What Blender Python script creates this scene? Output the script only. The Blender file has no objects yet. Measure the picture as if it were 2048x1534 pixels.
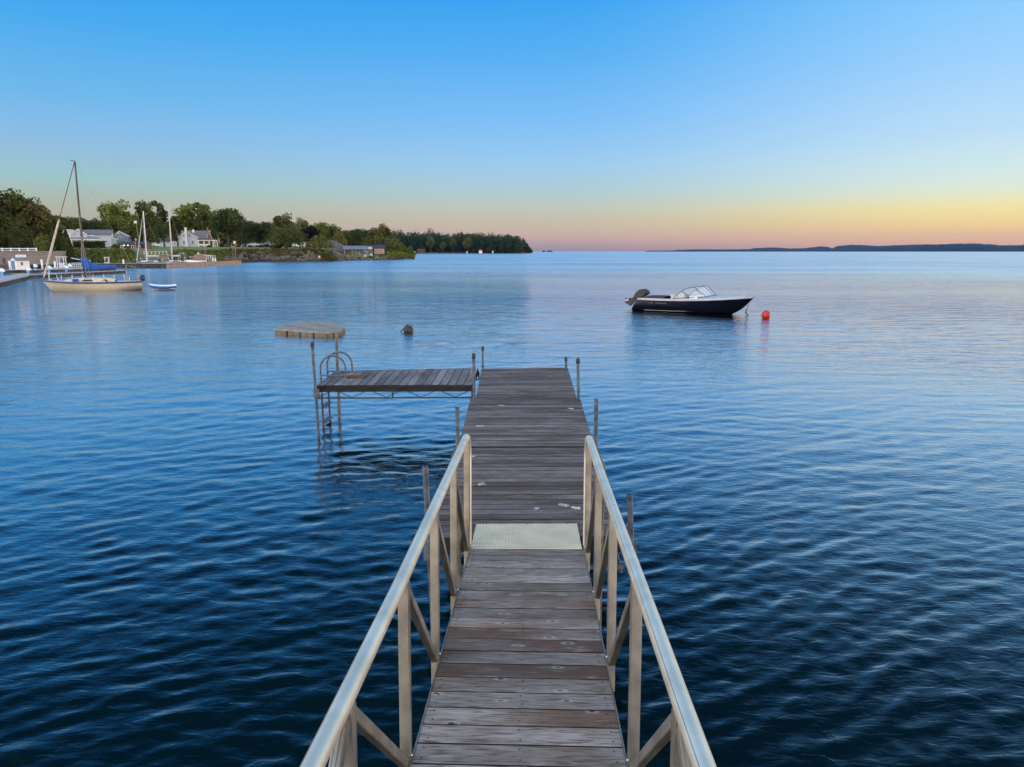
import bpy, math, random
import numpy as np
from mathutils import Vector, Matrix
R = math.radians
random.seed(7)
rng = np.random.default_rng(7)
sc = bpy.context.scene
C = sc.collection

# ------------------------------------------------------------------ camera
F = 1450.0; CAMZ = 3.39; PITCH = math.atan(264.5 / F)
cam = bpy.data.objects.new('camera', bpy.data.cameras.new('camera'))
C.objects.link(cam)
cam.location = (0, 0, CAMZ)
cam.rotation_euler = (math.pi / 2 - PITCH, 0, 0)
cam.data.sensor_width = 36; cam.data.lens = F / 2048 * 36
cam.data.clip_start = 0.05; cam.data.clip_end = 90000
sc.camera = cam

# ------------------------------------------------------------------ sky
world = bpy.data.worlds.new('World'); sc.world = world; world.use_nodes = True
def lin(c):
    return tuple((x / 255 / 12.92 if x / 255 <= .04045 else ((x / 255 + .055) / 1.055) ** 2.4) for x in c) + (1,)
SUN_AZ, SUN_EL = R(82), R(6)
BACK_GAIN = 3.4      # added fill: sky behind the viewer made brighter to light deck, rails and houses
def build_world():
    nt = world.node_tree; nt.nodes.clear(); N = nt.nodes; L = nt.links
    out = N.new('ShaderNodeOutputWorld')
    geo = N.new('ShaderNodeTexCoord'); sep = N.new('ShaderNodeSeparateXYZ')
    L.new(geo.outputs['Generated'], sep.inputs[0])
    def m(op, a, b=None, c=None, clamp=False):
        n = N.new('ShaderNodeMath'); n.operation = op; n.use_clamp = clamp
        for i, v in enumerate((a, b, c)):
            if v is None: continue
            if isinstance(v, (int, float)): n.inputs[i].default_value = v
            else: L.new(v, n.inputs[i])
        return n.outputs[0]
    el = m('ARCSINE', sep.outputs[2])
    t = m('DIVIDE', m('ABSOLUTE', el), R(60), clamp=True)      # 0 horizon .. 1 at 60 degrees
    az = m('ARCTAN2', sep.outputs[0], sep.outputs[1])
    def ramp(stops):
        r = N.new('ShaderNodeValToRGB'); cr = r.color_ramp; cr.interpolation = 'EASE' if False else 'LINEAR'
        while len(cr.elements) > 1: cr.elements.remove(cr.elements[-1])
        cr.elements[0].position = stops[0][0] / 60; cr.elements[0].color = lin(stops[0][1])
        for e, c in stops[1:]:
            k = cr.elements.new(e / 60); k.color = lin(c)
        L.new(t, r.inputs[0]); return r.outputs[0]
    left = ramp(SKY_LEFT); mid = ramp(SKY_MID); right = ramp(SKY_RIGHT); back = ramp(SKY_BACK)
    def mix(f, a, b):
        n = N.new('ShaderNodeMix'); n.data_type = 'RGBA'
        L.new(f, n.inputs[0]); L.new(a, n.inputs[6]); L.new(b, n.inputs[7]); return n.outputs[2]
    def sm(v, a, b):
        n = N.new('ShaderNodeMapRange'); n.interpolation_type = 'SMOOTHSTEP'
        L.new(v, n.inputs[0]); n.inputs[1].default_value = a; n.inputs[2].default_value = b; return n.outputs[0]
    c1 = mix(sm(az, R(-34), R(4)), left, mid)
    c2 = mix(sm(az, R(2), R(36)), c1, right)
    away = sm(m('ABSOLUTE', m('SUBTRACT', az, R(45))), R(86), R(132))
    c3 = mix(away, c2, back)
    sky = N.new('ShaderNodeTexSky'); sky.sky_type = 'NISHITA'; sky.sun_disc = False
    sky.sun_elevation = SUN_EL; sky.sun_rotation = SUN_AZ
    b1 = N.new('ShaderNodeBackground'); L.new(c3, b1.inputs[0])
    L.new(m('MULTIPLY_ADD', away, BACK_GAIN - 1., 1.), b1.inputs[1])
    b2 = N.new('ShaderNodeBackground'); L.new(sky.outputs[0], b2.inputs[0]); b2.inputs[1].default_value = 0.01
    mx = N.new('ShaderNodeAddShader')
    L.new(b1.outputs[0], mx.inputs[0]); L.new(b2.outputs[0], mx.inputs[1]); L.new(mx.outputs[0], out.inputs[0])
SKY_LEFT = [(0, (176, 156, 140)), (1, (192, 172, 148)), (2.4, (184, 179, 155)), (3.6, (174, 188, 172)), (4.8, (158, 197, 200)), (6.3, (148, 190, 216)), (8, (132, 186, 230)), (10, (108, 182, 233)), (14.4, (68, 168, 238)), (18, (42, 158, 238)), (26, (70, 150, 235)), (40, (36, 104, 158)), (60, (95, 138, 172))]
SKY_MID = [(0, (166, 146, 148)), (.5, (194, 160, 150)), (1.1, (221, 183, 152)), (1.8, (214, 191, 157)), (3.2, (198, 202, 182)), (4.6, (176, 205, 212)), (6.5, (156, 203, 238)), (9.6, (124, 190, 246)), (14, (84, 174, 242)), (18, (50, 160, 240)), (26, (78, 158, 238)), (40, (40, 108, 162)), (60, (98, 140, 175))]
SKY_RIGHT = [(0, (226, 168, 138)), (.8, (250, 192, 134)), (1.6, (255, 214, 132)), (2.8, (251, 232, 156)), (4., (228, 236, 212)), (5.1, (212, 234, 232)), (7.8, (186, 221, 246)), (12, (156, 208, 252)), (17.5, (120, 197, 252)), (26, (115, 180, 245)), (40, (52, 118, 178)), (60, (104, 142, 178))]
SKY_BACK = [(0, (225, 195, 165)), (8, (240, 215, 190)), (20, (235, 225, 220)), (40, (215, 222, 235)), (60, (170, 190, 220))]
build_world()

# ------------------------------------------------------------------ sun
sl = bpy.data.lights.new('sun', 'SUN'); sl.energy = 2.2; sl.angle = R(10); sl.color = (1, .74, .5)
so = bpy.data.objects.new('sun', sl); C.objects.link(so)
sd = Vector((math.sin(SUN_AZ) * math.cos(SUN_EL), math.cos(SUN_AZ) * math.cos(SUN_EL), math.sin(SUN_EL)))
so.rotation_euler = sd.to_track_quat('Z', 'Y').to_euler()

sc.view_settings.view_transform = 'Standard'; sc.view_settings.look = 'None'
sc.view_settings.exposure = 0.0; sc.view_settings.gamma = 1
sc.cycles.use_denoising = True
sc.cycles.max_bounces = 5; sc.cycles.volume_bounces = 0
sc.cycles.transparent_max_bounces = 8
sc.cycles.sample_clamp_indirect = 4

# ------------------------------------------------------------------ pixel of the 2048 photo -> world
def ray(px, py):
    x = (px - 1024) / F; v = (767 - py) / F
    return Vector((x, math.cos(PITCH) + v * math.sin(PITCH), -math.sin(PITCH) + v * math.cos(PITCH)))
def onz(px, py, z=0.0):
    r = ray(px, py); return Vector((0, 0, CAMZ)) + r * ((z - CAMZ) / r.z)
def at(px, py, D):
    r = ray(px, py); return Vector((0, 0, CAMZ)) + r * (D / r.y)
def loc(px, D):
    return ((px - 1024) / 1474.0 * D, D)

# ------------------------------------------------------------------ materials
def nodes(name):
    m = bpy.data.materials.new(name); m.use_nodes = True
    nt = m.node_tree; b = nt.nodes['Principled BSDF']
    return m, nt, nt.nodes, nt.links, b
_m = {}
def M(name, col, rough=.6, metal=0., var=.12, scale=3., bump=0., col2=None, emit=None):
    """plain painted / metal / cloth surface with procedural mottling"""
    if name in _m: return _m[name]
    m, nt, N, L, b = nodes(name)
    b.inputs['Roughness'].default_value = rough; b.inputs['Metallic'].default_value = metal
    tc = N.new('ShaderNodeTexCoord'); nz = N.new('ShaderNodeTexNoise')
    nz.inputs['Scale'].default_value = scale; nz.inputs['Detail'].default_value = 6
    L.new(tc.outputs['Object'], nz.inputs['Vector'])
    mx = N.new('ShaderNodeMix'); mx.data_type = 'RGBA'
    mr = N.new('ShaderNodeMapRange'); mr.inputs[1].default_value = .35; mr.inputs[2].default_value = .65
    L.new(nz.outputs['Fac'], mr.inputs[0]); L.new(mr.outputs[0], mx.inputs[0])
    c1 = tuple(c * (1 - var) for c in col) + (1,)
    c2 = tuple(min(1, c * (1 + var)) for c in (col2 or col)) + (1,)
    mx.inputs[6].default_value = c1; mx.inputs[7].default_value = c2
    L.new(mx.outputs[2], b.inputs['Base Color'])
    if bump:
        bp = N.new('ShaderNodeBump'); bp.inputs['Strength'].default_value = bump; bp.inputs['Distance'].default_value = .02
        L.new(nz.outputs['Fac'], bp.inputs['Height']); L.new(bp.outputs[0], b.inputs['Normal'])
    if emit:
        b.inputs['Emission Color'].default_value = tuple(emit[:3]) + (1,); b.inputs['Emission Strength'].default_value = emit[3]
    _m[name] = m; return m

def wood(name, grey, brown, amt, axis='X', knots=.6, rough=.75, seed=0.):
    m, nt, N, L, b = nodes(name)
    tc = N.new('ShaderNodeTexCoord'); at_ = N.new('ShaderNodeAttribute'); at_.attribute_name = 'board'
    off = N.new('ShaderNodeVectorMath'); off.operation = 'MULTIPLY_ADD'
    L.new(at_.outputs['Color'], off.inputs[0]); off.inputs[1].default_value = (9, 9, 9)
    L.new(tc.outputs['Object'], off.inputs[2])
    def mapped(s):
        mp = N.new('ShaderNodeMapping'); mp.inputs['Scale'].default_value = s; mp.inputs['Location'].default_value = (seed, seed, 0)
        L.new(off.outputs[0], mp.inputs[0]); return mp.outputs[0]
    def ax(a, c): return (a, c, c) if axis == 'X' else (c, a, c)
    def noise(v, s, d=5, dist=0.):
        n = N.new('ShaderNodeTexNoise'); n.inputs['Scale'].default_value = s; n.inputs['Detail'].default_value = d
        n.inputs['Distortion'].default_value = dist; L.new(v, n.inputs['Vector']); return n.outputs['Fac']
    def mr(v, a, c, o0=0., o1=1.):
        n = N.new('ShaderNodeMapRange'); n.inputs[1].default_value = a; n.inputs[2].default_value = c
        n.inputs[3].default_value = o0; n.inputs[4].default_value = o1; L.new(v, n.inputs[0]); return n.outputs[0]
    def mix(f, a, c, mode='MIX'):
        n = N.new('ShaderNodeMix'); n.data_type = 'RGBA'; n.blend_type = mode
        if isinstance(f, float): n.inputs[0].default_value = f
        else: L.new(f, n.inputs[0])
        for i, v in ((6, a), (7, c)):
            if isinstance(v, tuple): n.inputs[i].default_value = v
            else: L.new(v, n.inputs[i])
        return n.outputs[2]
    def mul(a, c):
        n = N.new('ShaderNodeMath'); n.operation = 'MULTIPLY'; L.new(a, n.inputs[0])
        if isinstance(c, float): n.inputs[1].default_value = c
        else: L.new(c, n.inputs[1])
        return n.outputs[0]
    sep = N.new('ShaderNodeSeparateColor'); L.new(at_.outputs['Color'], sep.inputs[0])
    # brown stain depends on board and on a soft blotch
    blotch = noise(mapped(ax(1.1, 2.5)), 1.0, 3)
    add = N.new('ShaderNodeMath'); add.operation = 'ADD'; L.new(blotch, add.inputs[0])
    L.new(mul(sep.outputs[1], .26), add.inputs[1])
    stain = mr(add.outputs[0], .62 - amt, .85 - amt)
    col = mix(stain, grey, brown)
    # per-board lightness
    lightn = mr(sep.outputs[2], 0, 1, .66, 1.42)
    comb = N.new('ShaderNodeCombineColor')
    for i in range(3): L.new(lightn, comb.inputs[i])
    col = mix(1.0, col, comb.outputs[0], 'MULTIPLY')
    grain = noise(mapped(ax(8, 105)), 1.0, 8, .6)
    col = mix(mr(grain, .46, .66, 0, .85), col, tuple(x * .45 for x in brown[:3]) + (1,))
    pale = noise(mapped(ax(3.2, 26)), 1.3, 7, 1.0)
    col = mix(mr(pale, .58, .78, 0, .6), col, tuple(min(1, x * 1.9) for x in grey[:3]) + (1,))
    # knots: pale worn rings with a dark eye
    vo = N.new('ShaderNodeTexVoronoi'); vo.voronoi_dimensions = '2D'; vo.feature = 'F1'; vo.inputs['Scale'].default_value = 1.0
    vo.inputs['Randomness'].default_value = 1
    L.new(mapped(ax(3.0, 7.5)), vo.inputs['Vector'])
    wob = noise(mapped((22, 22, 22)), 1.0, 3)
    dd = N.new('ShaderNodeMath'); dd.operation = 'MULTIPLY_ADD'; L.new(wob, dd.inputs[0]); dd.inputs[1].default_value = .16
    L.new(vo.outputs['Distance'], dd.inputs[2])
    pick = N.new('ShaderNodeSeparateColor'); L.new(vo.outputs['Color'], pick.inputs[0])
    on = mr(pick.outputs[0], .58, .62)
    col = mix(mul(mr(dd.outputs[0], .23, .12), mul(on, knots)), col, tuple(min(1, x * 1.9) for x in grey[:3]) + (1,))
    col = mix(mul(mr(dd.outputs[0], .145, .11), on), col, (.02, .016, .015, 1))
    L.new(col, b.inputs['Base Color'])
    b.inputs['Roughness'].default_value = rough
    bp = N.new('ShaderNodeBump'); bp.inputs['Strength'].default_value = .5; bp.inputs['Distance'].default_value = .004
    L.new(grain, bp.inputs['Height']); L.new(bp.outputs[0], b.inputs['Normal'])
    return m

def leaf_mat(name, c1, c2, tr=.25):
    m, nt, N, L, b = nodes(name)
    tc = N.new('ShaderNodeTexCoord'); nz = N.new('ShaderNodeTexNoise'); nz.inputs['Scale'].default_value = .45; nz.inputs['Detail'].default_value = 5
    L.new(tc.outputs['Object'], nz.inputs['Vector'])
    oi = N.new('ShaderNodeObjectInfo'); at_ = N.new('ShaderNodeAttribute'); at_.attribute_name = 'board'
    sep = N.new('ShaderNodeSeparateColor'); L.new(at_.outputs['Color'], sep.inputs[0])
    a = N.new('ShaderNodeMath'); a.operation = 'ADD'; L.new(nz.outputs['Fac'], a.inputs[0])
    a2 = N.new('ShaderNodeMath'); a2.operation = 'MULTIPLY_ADD'; L.new(sep.outputs[0], a2.inputs[0]); a2.inputs[1].default_value = .5; a2.inputs[2].default_value = -.25
    L.new(a2.outputs[0], a.inputs[1])
    mr = N.new('ShaderNodeMapRange'); mr.inputs[1].default_value = .25; mr.inputs[2].default_value = .75; L.new(a.outputs[0], mr.inputs[0])
    mx = N.new('ShaderNodeMix'); mx.data_type = 'RGBA'; L.new(mr.outputs[0], mx.inputs[0])
    mx.inputs[6].default_value = tuple(c1) + (1,); mx.inputs[7].default_value = tuple(c2) + (1,)
    hs = N.new('ShaderNodeHueSaturation'); L.new(mx.outputs[2], hs.inputs['Color'])
    v = N.new('ShaderNodeMapRange'); v.inputs[3].default_value = .75; v.inputs[4].default_value = 1.25; L.new(oi.outputs['Random'], v.inputs[0])
    L.new(v.outputs[0], hs.inputs['Value'])
    L.new(hs.outputs[0], b.inputs['Base Color']); b.inputs['Roughness'].default_value = .8; b.inputs['Specular IOR Level'].default_value = .15
    tl = N.new('ShaderNodeBsdfTranslucent'); L.new(hs.outputs[0], tl.inputs[0])
    ms = N.new('ShaderNodeMixShader'); ms.inputs[0].default_value = tr
    L.new(b.outputs[0], ms.inputs[1]); L.new(tl.outputs[0], ms.inputs[2])
    L.new(ms.outputs[0], nt.nodes['Material Output'].inputs[0])
    return m

def siding(name, col, pitch=.2, rough=.6, depth=.5):
    """painted clapboard: horizontal laps modelled by a bump"""
    m, nt, N, L, b = nodes(name)
    tc = N.new('ShaderNodeTexCoord'); wv = N.new('ShaderNodeTexWave'); wv.bands_direction = 'Z'; wv.wave_profile = 'SAW'
    wv.inputs['Scale'].default_value = .314 / pitch
    L.new(tc.outputs['Object'], wv.inputs['Vector'])
    nz = N.new('ShaderNodeTexNoise'); nz.inputs['Scale'].default_value = 1.2; nz.inputs['Detail'].default_value = 6; L.new(tc.outputs['Object'], nz.inputs['Vector'])
    mx = N.new('ShaderNodeMix'); mx.data_type = 'RGBA'; L.new(nz.outputs['Fac'], mx.inputs[0])
    mx.inputs[6].default_value = tuple(c * .82 for c in col) + (1,); mx.inputs[7].default_value = tuple(min(1, c * 1.1) for c in col) + (1,)
    L.new(mx.outputs[2], b.inputs['Base Color']); b.inputs['Roughness'].default_value = rough
    bp = N.new('ShaderNodeBump'); bp.inputs['Strength'].default_value = depth; bp.inputs['Distance'].default_value = .03
    L.new(wv.outputs['Fac'], bp.inputs['Height']); L.new(bp.outputs[0], b.inputs['Normal'])
    return m

def brick(name, c1, c2, mortar, s=4.):
    m, nt, N, L, b = nodes(name)
    tc = N.new('ShaderNodeTexCoord'); br = N.new('ShaderNodeTexBrick'); br.inputs['Scale'].default_value = s
    mp = N.new('ShaderNodeMapping'); mp.inputs['Rotation'].default_value = (R(90), 0, 0); L.new(tc.outputs['Object'], mp.inputs[0])
    L.new(mp.outputs[0], br.inputs['Vector'])
    br.inputs['Color1'].default_value = tuple(c1) + (1,); br.inputs['Color2'].default_value = tuple(c2) + (1,); br.inputs['Mortar'].default_value = tuple(mortar) + (1,)
    L.new(br.outputs['Color'], b.inputs['Base Color']); b.inputs['Roughness'].default_value = .85
    return m

WOOD_NEAR = wood('weathered_boards', (.235, .210, .188, 1), (.105, .062, .040, 1), .08)
WOOD_PIER = wood('old_pier_boards', (.148, .127, .116, 1), (.066, .043, .031, 1), .12, seed=3.)
WOOD_SIDE = wood('side_pier_boards', (.18, .175, .185, 1), (.08, .06, .055, 1), .05, axis='Y', seed=5.)
DARKWOOD = M('dark_timber', (.014, .011, .010), .85, var=.3, scale=5)
EDGE = M('board_gap_shade', (.022, .017, .015), .9, var=.3, scale=9)  # shade between the boards, painted onto their side faces
ALU = M('brushed_aluminium', (.31, .28, .23), .36, .7, var=.25, scale=7)
ALU_RAIL = M('handrail_aluminium', (.86, .75, .58), .34, .7, var=.12, scale=7)
ALU_PLATE = M('tread_plate_aluminium', (.70, .61, .41), .55, .05, var=.12, scale=4)
GALV = M('galvanised_pipe', (.095, .11, .13), .5, .45, var=.45, scale=14)
RUSTPIPE = M('rusty_pipe', (.12, .065, .042), .7, .4, var=.4, scale=14)
TANPIPE = M('tan_weathered_pipe', (.15, .13, .09), .6, .3, var=.4, scale=12)
RUBBER = M('black_rubber', (.015, .014, .015), .55)
WHITE = M('white_gelcoat', (.78, .79, .80), .3, var=.04)
WHITEP = M('white_paint', (.74, .73, .71), .55, var=.06)
CHROME = M('stainless_steel', (.6, .6, .62), .2, .95, var=.05)
GLASSY = M('dark_window_glass', (.03, .04, .05), .3, .0, var=.1); GLASSY.node_tree.nodes['Principled BSDF'].inputs['Specular IOR Level'].default_value = .2
BLACK = M('black_plastic', (.015, .016, .02), .35)

# ------------------------------------------------------------------ mesh builder
class MB:
    def __init__(s): s.v = []; s.f = []; s.mi = []; s.sm = []; s.col = []; s.mats = []; s.cur = 0; s.c = (0, .5, .5)
    def mat(s, m):
        if m not in s.mats: s.mats.append(m)
        s.cur = s.mats.index(m); return s
    def add(s, vs, fs, smooth=False):
        o = len(s.v); s.v += [tuple(v) for v in vs]
        for f in fs:
            s.f.append(tuple(i + o for i in f)); s.mi.append(s.cur); s.sm.append(smooth); s.col.append(s.c)
        return s
    def box(s, x0, x1, y0, y1, z0, z1):
        vs = [(x, y, z) for z in (z0, z1) for y in (y0, y1) for x in (x0, x1)]
        return s.add(vs, [(0, 2, 3, 1), (4, 5, 7, 6), (0, 1, 5, 4), (2, 6, 7, 3), (0, 4, 6, 2), (1, 3, 7, 5)])
    def slab(s, quad, th):
        """quad: 4 points counter-clockwise seen from above; extruded down"""
        q = [Vector(p) for p in quad]; d = Vector((0, 0, -th))
        return s.add([*q, *[p + d for p in q]], [(0, 1, 2, 3), (7, 6, 5, 4), (0, 4, 5, 1), (1, 5, 6, 2), (2, 6, 7, 3), (3, 7, 4, 0)])
    def bar(s, a, b, w, h=None, up=(0, 0, 1)):
        a = Vector(a); b = Vector(b); d = (b - a).normalized(); h = h or w
        u = Vector(up)
        if abs(d.dot(u)) > .98: u = Vector((0, 1, 0))
        x = d.cross(u).normalized(); z = x.cross(d).normalized()
        vs = []
        for p in (a, b):
            for sx, sz in ((-1, -1), (1, -1), (1, 1), (-1, 1)): vs.append(p + x * sx * w / 2 + z * sz * h / 2)
        return s.add(vs, [(3, 2, 1, 0), (4, 5, 6, 7), (0, 1, 5, 4), (1, 2, 6, 5), (2, 3, 7, 6), (3, 0, 4, 7)])
    def tube(s, pts, r, n=8, cap=True):
        pts = [Vector(p) for p in pts]; m = len(pts)
        rs = r if isinstance(r, (list, tuple)) else [r] * m
        rings = []; u = None
        for i, p in enumerate(pts):
            d = (pts[min(i + 1, m - 1)] - pts[max(i - 1, 0)]).normalized()
            if u is None:
                u = Vector((0, 0, 1)) if abs(d.z) < .9 else Vector((1, 0, 0))
            x = (u - d * u.dot(d)).normalized(); y = d.cross(x); u = x
            rings.append([p + (x * math.cos(2 * math.pi * k / n) + y * math.sin(2 * math.pi * k / n)) * rs[i] for k in range(n)])
        vs = [q for g in rings for q in g]; fs = []
        for i in range(m - 1):
            for k in range(n): fs.append((i * n + k, i * n + (k + 1) % n, (i + 1) * n + (k + 1) % n, (i + 1) * n + k))
        s.add(vs, fs, True)
        if cap: s.add([*rings[0], *rings[-1]], [tuple(range(n))[::-1], tuple(range(n, 2 * n))])
        return s
    def lathe(s, prof, c=(0, 0, 0), n=16, sx=1, sy=1):
        vs = []; fs = []
        for r, z in prof:
            for k in range(n): vs.append((c[0] + r * sx * math.cos(2 * math.pi * k / n), c[1] + r * sy * math.sin(2 * math.pi * k / n), c[2] + z))
        for i in range(len(prof) - 1):
            for k in range(n): fs.append((i * n + k, i * n + (k + 1) % n, (i + 1) * n + (k + 1) % n, (i + 1) * n + k))
        fs.append(tuple(range(n))[::-1]); fs.append(tuple(range((len(prof) - 1) * n, len(prof) * n)))
        return s.add(vs, fs, True)
    def ball(s, c, r, n=16, sz=1.):
        return s.lathe([(r * math.sin(math.pi * max(.02, min(.98, i / 10))), -r * sz * math.cos(math.pi * max(.02, min(.98, i / 10)))) for i in range(11)], c, n)
    def loft(s, secs, closed=False, caps=(False, False), smooth=True):
        n = len(secs[0]); vs = [p for q in secs for p in q]; fs = []
        for i in range(len(secs) - 1):
            for k in range(n if closed else n - 1): fs.append((i * n + k, i * n + (k + 1) % n, (i + 1) * n + (k + 1) % n, (i + 1) * n + k))
        s.add(vs, fs, smooth)
        if caps[0]: s.add(secs[0], [tuple(range(n))[::-1]])
        if caps[1]: s.add(secs[-1], [tuple(range(n))])
        return s
    def prism(s, poly, a, b, axis='y'):
        """poly in (x,z) extruded along y, or (y,z) extruded along x"""
        n = len(poly)
        P = (lambda p, t: (p[0], t, p[1])) if axis == 'y' else (lambda p, t: (t, p[0], p[1]))
        if axis == 'z': P = lambda p, t: (p[0], p[1], t)
        vs = [P(p, a) for p in poly] + [P(p, b) for p in poly]
        fs = [tuple(range(n))[::-1], tuple(range(n, 2 * n))] + [(i, (i + 1) % n, n + (i + 1) % n, n + i) for i in range(n)]
        return s.add(vs, fs)
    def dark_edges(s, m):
        """gap shade put into the colour: every side face gets its own dark material"""
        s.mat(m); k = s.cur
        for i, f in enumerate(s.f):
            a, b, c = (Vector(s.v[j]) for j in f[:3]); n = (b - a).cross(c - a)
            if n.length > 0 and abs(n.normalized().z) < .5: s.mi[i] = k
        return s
    def build(s, name, mat=None, parent=None, label=None, loc=None):
        me = bpy.data.meshes.new(name)
        me.from_pydata(s.v, [], s.f)
        for m in (s.mats or [mat or WHITEP]): me.materials.append(m)
        me.polygons.foreach_set('material_index', s.mi); me.polygons.foreach_set('use_smooth', s.sm)
        ca = me.color_attributes.new('board', 'FLOAT_COLOR', 'CORNER')
        tot = np.array([len(f) for f in s.f]); cols = np.ones((len(s.f), 4)); cols[:, :3] = np.array(s.col).reshape(-1, 3)
        ca.data.foreach_set('color', np.repeat(cols, tot, axis=0).ravel())
        import bmesh
        bm = bmesh.new(); bm.from_mesh(me); bmesh.ops.recalc_face_normals(bm, faces=bm.faces); bm.to_mesh(me); bm.free()
        me.update()
        o = bpy.data.objects.new(name, me); C.objects.link(o)
        if parent: o.parent = parent
        if loc: o.location = loc
        if label: o['label'] = label
        return o
def tag(o, label, cat, group=None, kind=None):
    o['label'] = label; o['category'] = cat
    if group: o['group'] = group
    if kind: o['kind'] = kind
    return o
def thing(name, label, cat, loc=(0, 0, 0), rz=0., group=None):
    o = bpy.data.objects.new(name, None); C.objects.link(o); o.empty_display_size = .3
    o.location = loc; o.rotation_euler = (0, 0, rz); return tag(o, label, cat, group)
def struct(o, label=None):
    o['kind'] = 'structure'
    if label: o['label'] = label
    return o
def dup(root, loc, rz=0., s=1., label=None, group=None):
    r = root.copy(); C.objects.link(r); r.location = loc; r.rotation_euler = (0, 0, rz)
    r.scale = s if isinstance(s, tuple) else (s, s, s)
    if label: r['label'] = label
    if group: r['group'] = group
    for ch in list(root.children):
        c = ch.copy(); C.objects.link(c); c.parent = r
        for g in list(ch.children):
            d = g.copy(); C.objects.link(d); d.parent = c
    return r
def rc():
    return (random.random(), random.random(), random.random())

# ------------------------------------------------------------------ water
def water():
    ang = np.concatenate([np.linspace(-math.pi, -.86, 60, endpoint=False), np.linspace(-.86, .86, 600), np.linspace(.86, math.pi, 60)[1:-1]])
    rad = [0.4]
    while rad[-1] < 60: rad.append(rad[-1] * 1.0062)
    while rad[-1] < 45000: rad.append(rad[-1] * 1.035)
    rad = np.array(rad)
    A, Rr = np.meshgrid(ang, rad)
    X = Rr * np.sin(A); Y = Rr * np.cos(A); Z = np.zeros_like(X)
    r2 = np.random.default_rng(11)
    nw = 200
    lam = np.exp(r2.normal(math.log(.225), .48, nw)).clip(.09, 1.3)
    th = r2.normal(R(99), R(31), nw)                       # direction the waves run in: along the view, a little across
    lam = np.concatenate([lam, np.exp(r2.uniform(math.log(.65), math.log(1.7), 46))]); th = np.concatenate([th, r2.normal(R(100), R(20), 46)]); nw += 46
    ph = r2.uniform(0, 2 * math.pi, nw)
    # lazy warp so that crests wander
    WX = X + .35 * np.sin(Y * .31 + 1) + .2 * np.sin(Y * .83 + X * .2); WY = Y + .35 * np.sin(X * .27 + 2) + .18 * np.sin(X * .9 + Y * .15)
    for l, t, p in zip(lam, th, ph):
        k = 2 * math.pi / l
        slope = .0112 * (1. if l < .7 else (.7 / l) ** .6 * .42)
        a = slope / k
        fade = np.clip((l / .0062 / 3.0 - Rr) / (l / .0062 / 3.0) * 2, 0, 1)
        s = np.sin(k * (WX * math.cos(t) + WY * math.sin(t)) + p)
        Z += a * fade * (s + .22 * np.cos(2 * (k * (WX * math.cos(t) + WY * math.sin(t)) + p) + math.pi))   # slightly peaked crests
    gust = .75 + .35 * np.sin(X * .13 + Y * .05 + 1.) * np.sin(Y * .11 - X * .04)
    Z *= gust
    na, nr = len(ang), len(rad)
    co = np.stack([X, Y, Z], -1).reshape(-1, 3)
    i = np.arange(nr - 1)[:, None]; j = np.arange(na)[None, :]; j2 = (j + 1) % na
    q = np.stack([i * na + j, (i + 1) * na + j, (i + 1) * na + j2, i * na + j2], -1).reshape(-1, 4)
    co = np.vstack([co, [[0, 0, 0]]])
    me = bpy.data.meshes.new('water'); nq = len(q)
    tri = np.stack([np.full(na, len(co) - 1), np.arange(na), (np.arange(na) + 1) % na], -1)
    me.vertices.add(len(co)); me.vertices.foreach_set('co', co.ravel())
    me.loops.add(nq * 4 + na * 3); me.loops.foreach_set('vertex_index', np.concatenate([q.ravel(), tri.ravel()]))
    me.polygons.add(nq + na)
    me.polygons.foreach_set('loop_start', np.concatenate([np.arange(nq) * 4, nq * 4 + np.arange(na) * 3]))
    me.polygons.foreach_set('use_smooth', np.ones(nq + na, bool))
    me.update(calc_edges=True); me.validate()
    if me.polygons[0].normal.z < 0: me.flip_normals()
    o = bpy.data.objects.new('water', me); C.objects.link(o); struct(o, 'rippled blue lake water running out to the horizon')
    m, nt, N, L, b = nodes('lake_water')
    tc = N.new('ShaderNodeTexCoord')
    b.inputs['Base Color'].default_value = (.0006, .010, .015, 1); b.inputs['IOR'].default_value = 1.333
    def mp(s, rz=0.):
        n = N.new('ShaderNodeMapping'); n.inputs['Scale'].default_value = s; n.inputs['Rotation'].default_value = (0, 0, rz)
        L.new(tc.outputs['Object'], n.inputs[0]); return n.outputs[0]
    def nz(v, s, d, dist=0.):
        n = N.new('ShaderNodeTexNoise'); n.inputs['Scale'].default_value = s; n.inputs['Detail'].default_value = d; n.inputs['Distortion'].default_value = dist
        L.new(v, n.inputs['Vector']); return n.outputs['Fac']
    def ma(op, a, c):
        n = N.new('ShaderNodeMath'); n.operation = op
        for i, v in ((0, a), (1, c)):
            if isinstance(v, (int, float)): n.inputs[i].default_value = v
            else: L.new(v, n.inputs[i])
        return n.outputs[0]
    ln = N.new('ShaderNodeVectorMath'); ln.operation = 'LENGTH'; L.new(tc.outputs['Object'], ln.inputs[0])
    def mr(v, a, c, o0, o1):
        n = N.new('ShaderNodeMapRange'); n.interpolation_type = 'SMOOTHSTEP'
        for i, x in ((1, a), (2, c), (3, o0), (4, o1)): n.inputs[i].default_value = x
        L.new(v, n.inputs[0]); return n.outputs[0]
    dist = ln.outputs['Value']
    fine = ma('MULTIPLY', nz(mp((.8, 1.9, 1), .12), 6.5, 4, .9), .011)                    # small ripples everywhere
    med = ma('MULTIPLY', nz(mp((.50, 1.25, 1), .12), 2.2, 4, .5), mr(dist, 8, 40, .0, .055)) # waves the mesh is too coarse for
    big = ma('MULTIPLY', nz(mp((.14, .42, 1), .1), 1., 4, .3), mr(dist, 30, 180, .0, .50))
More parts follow.
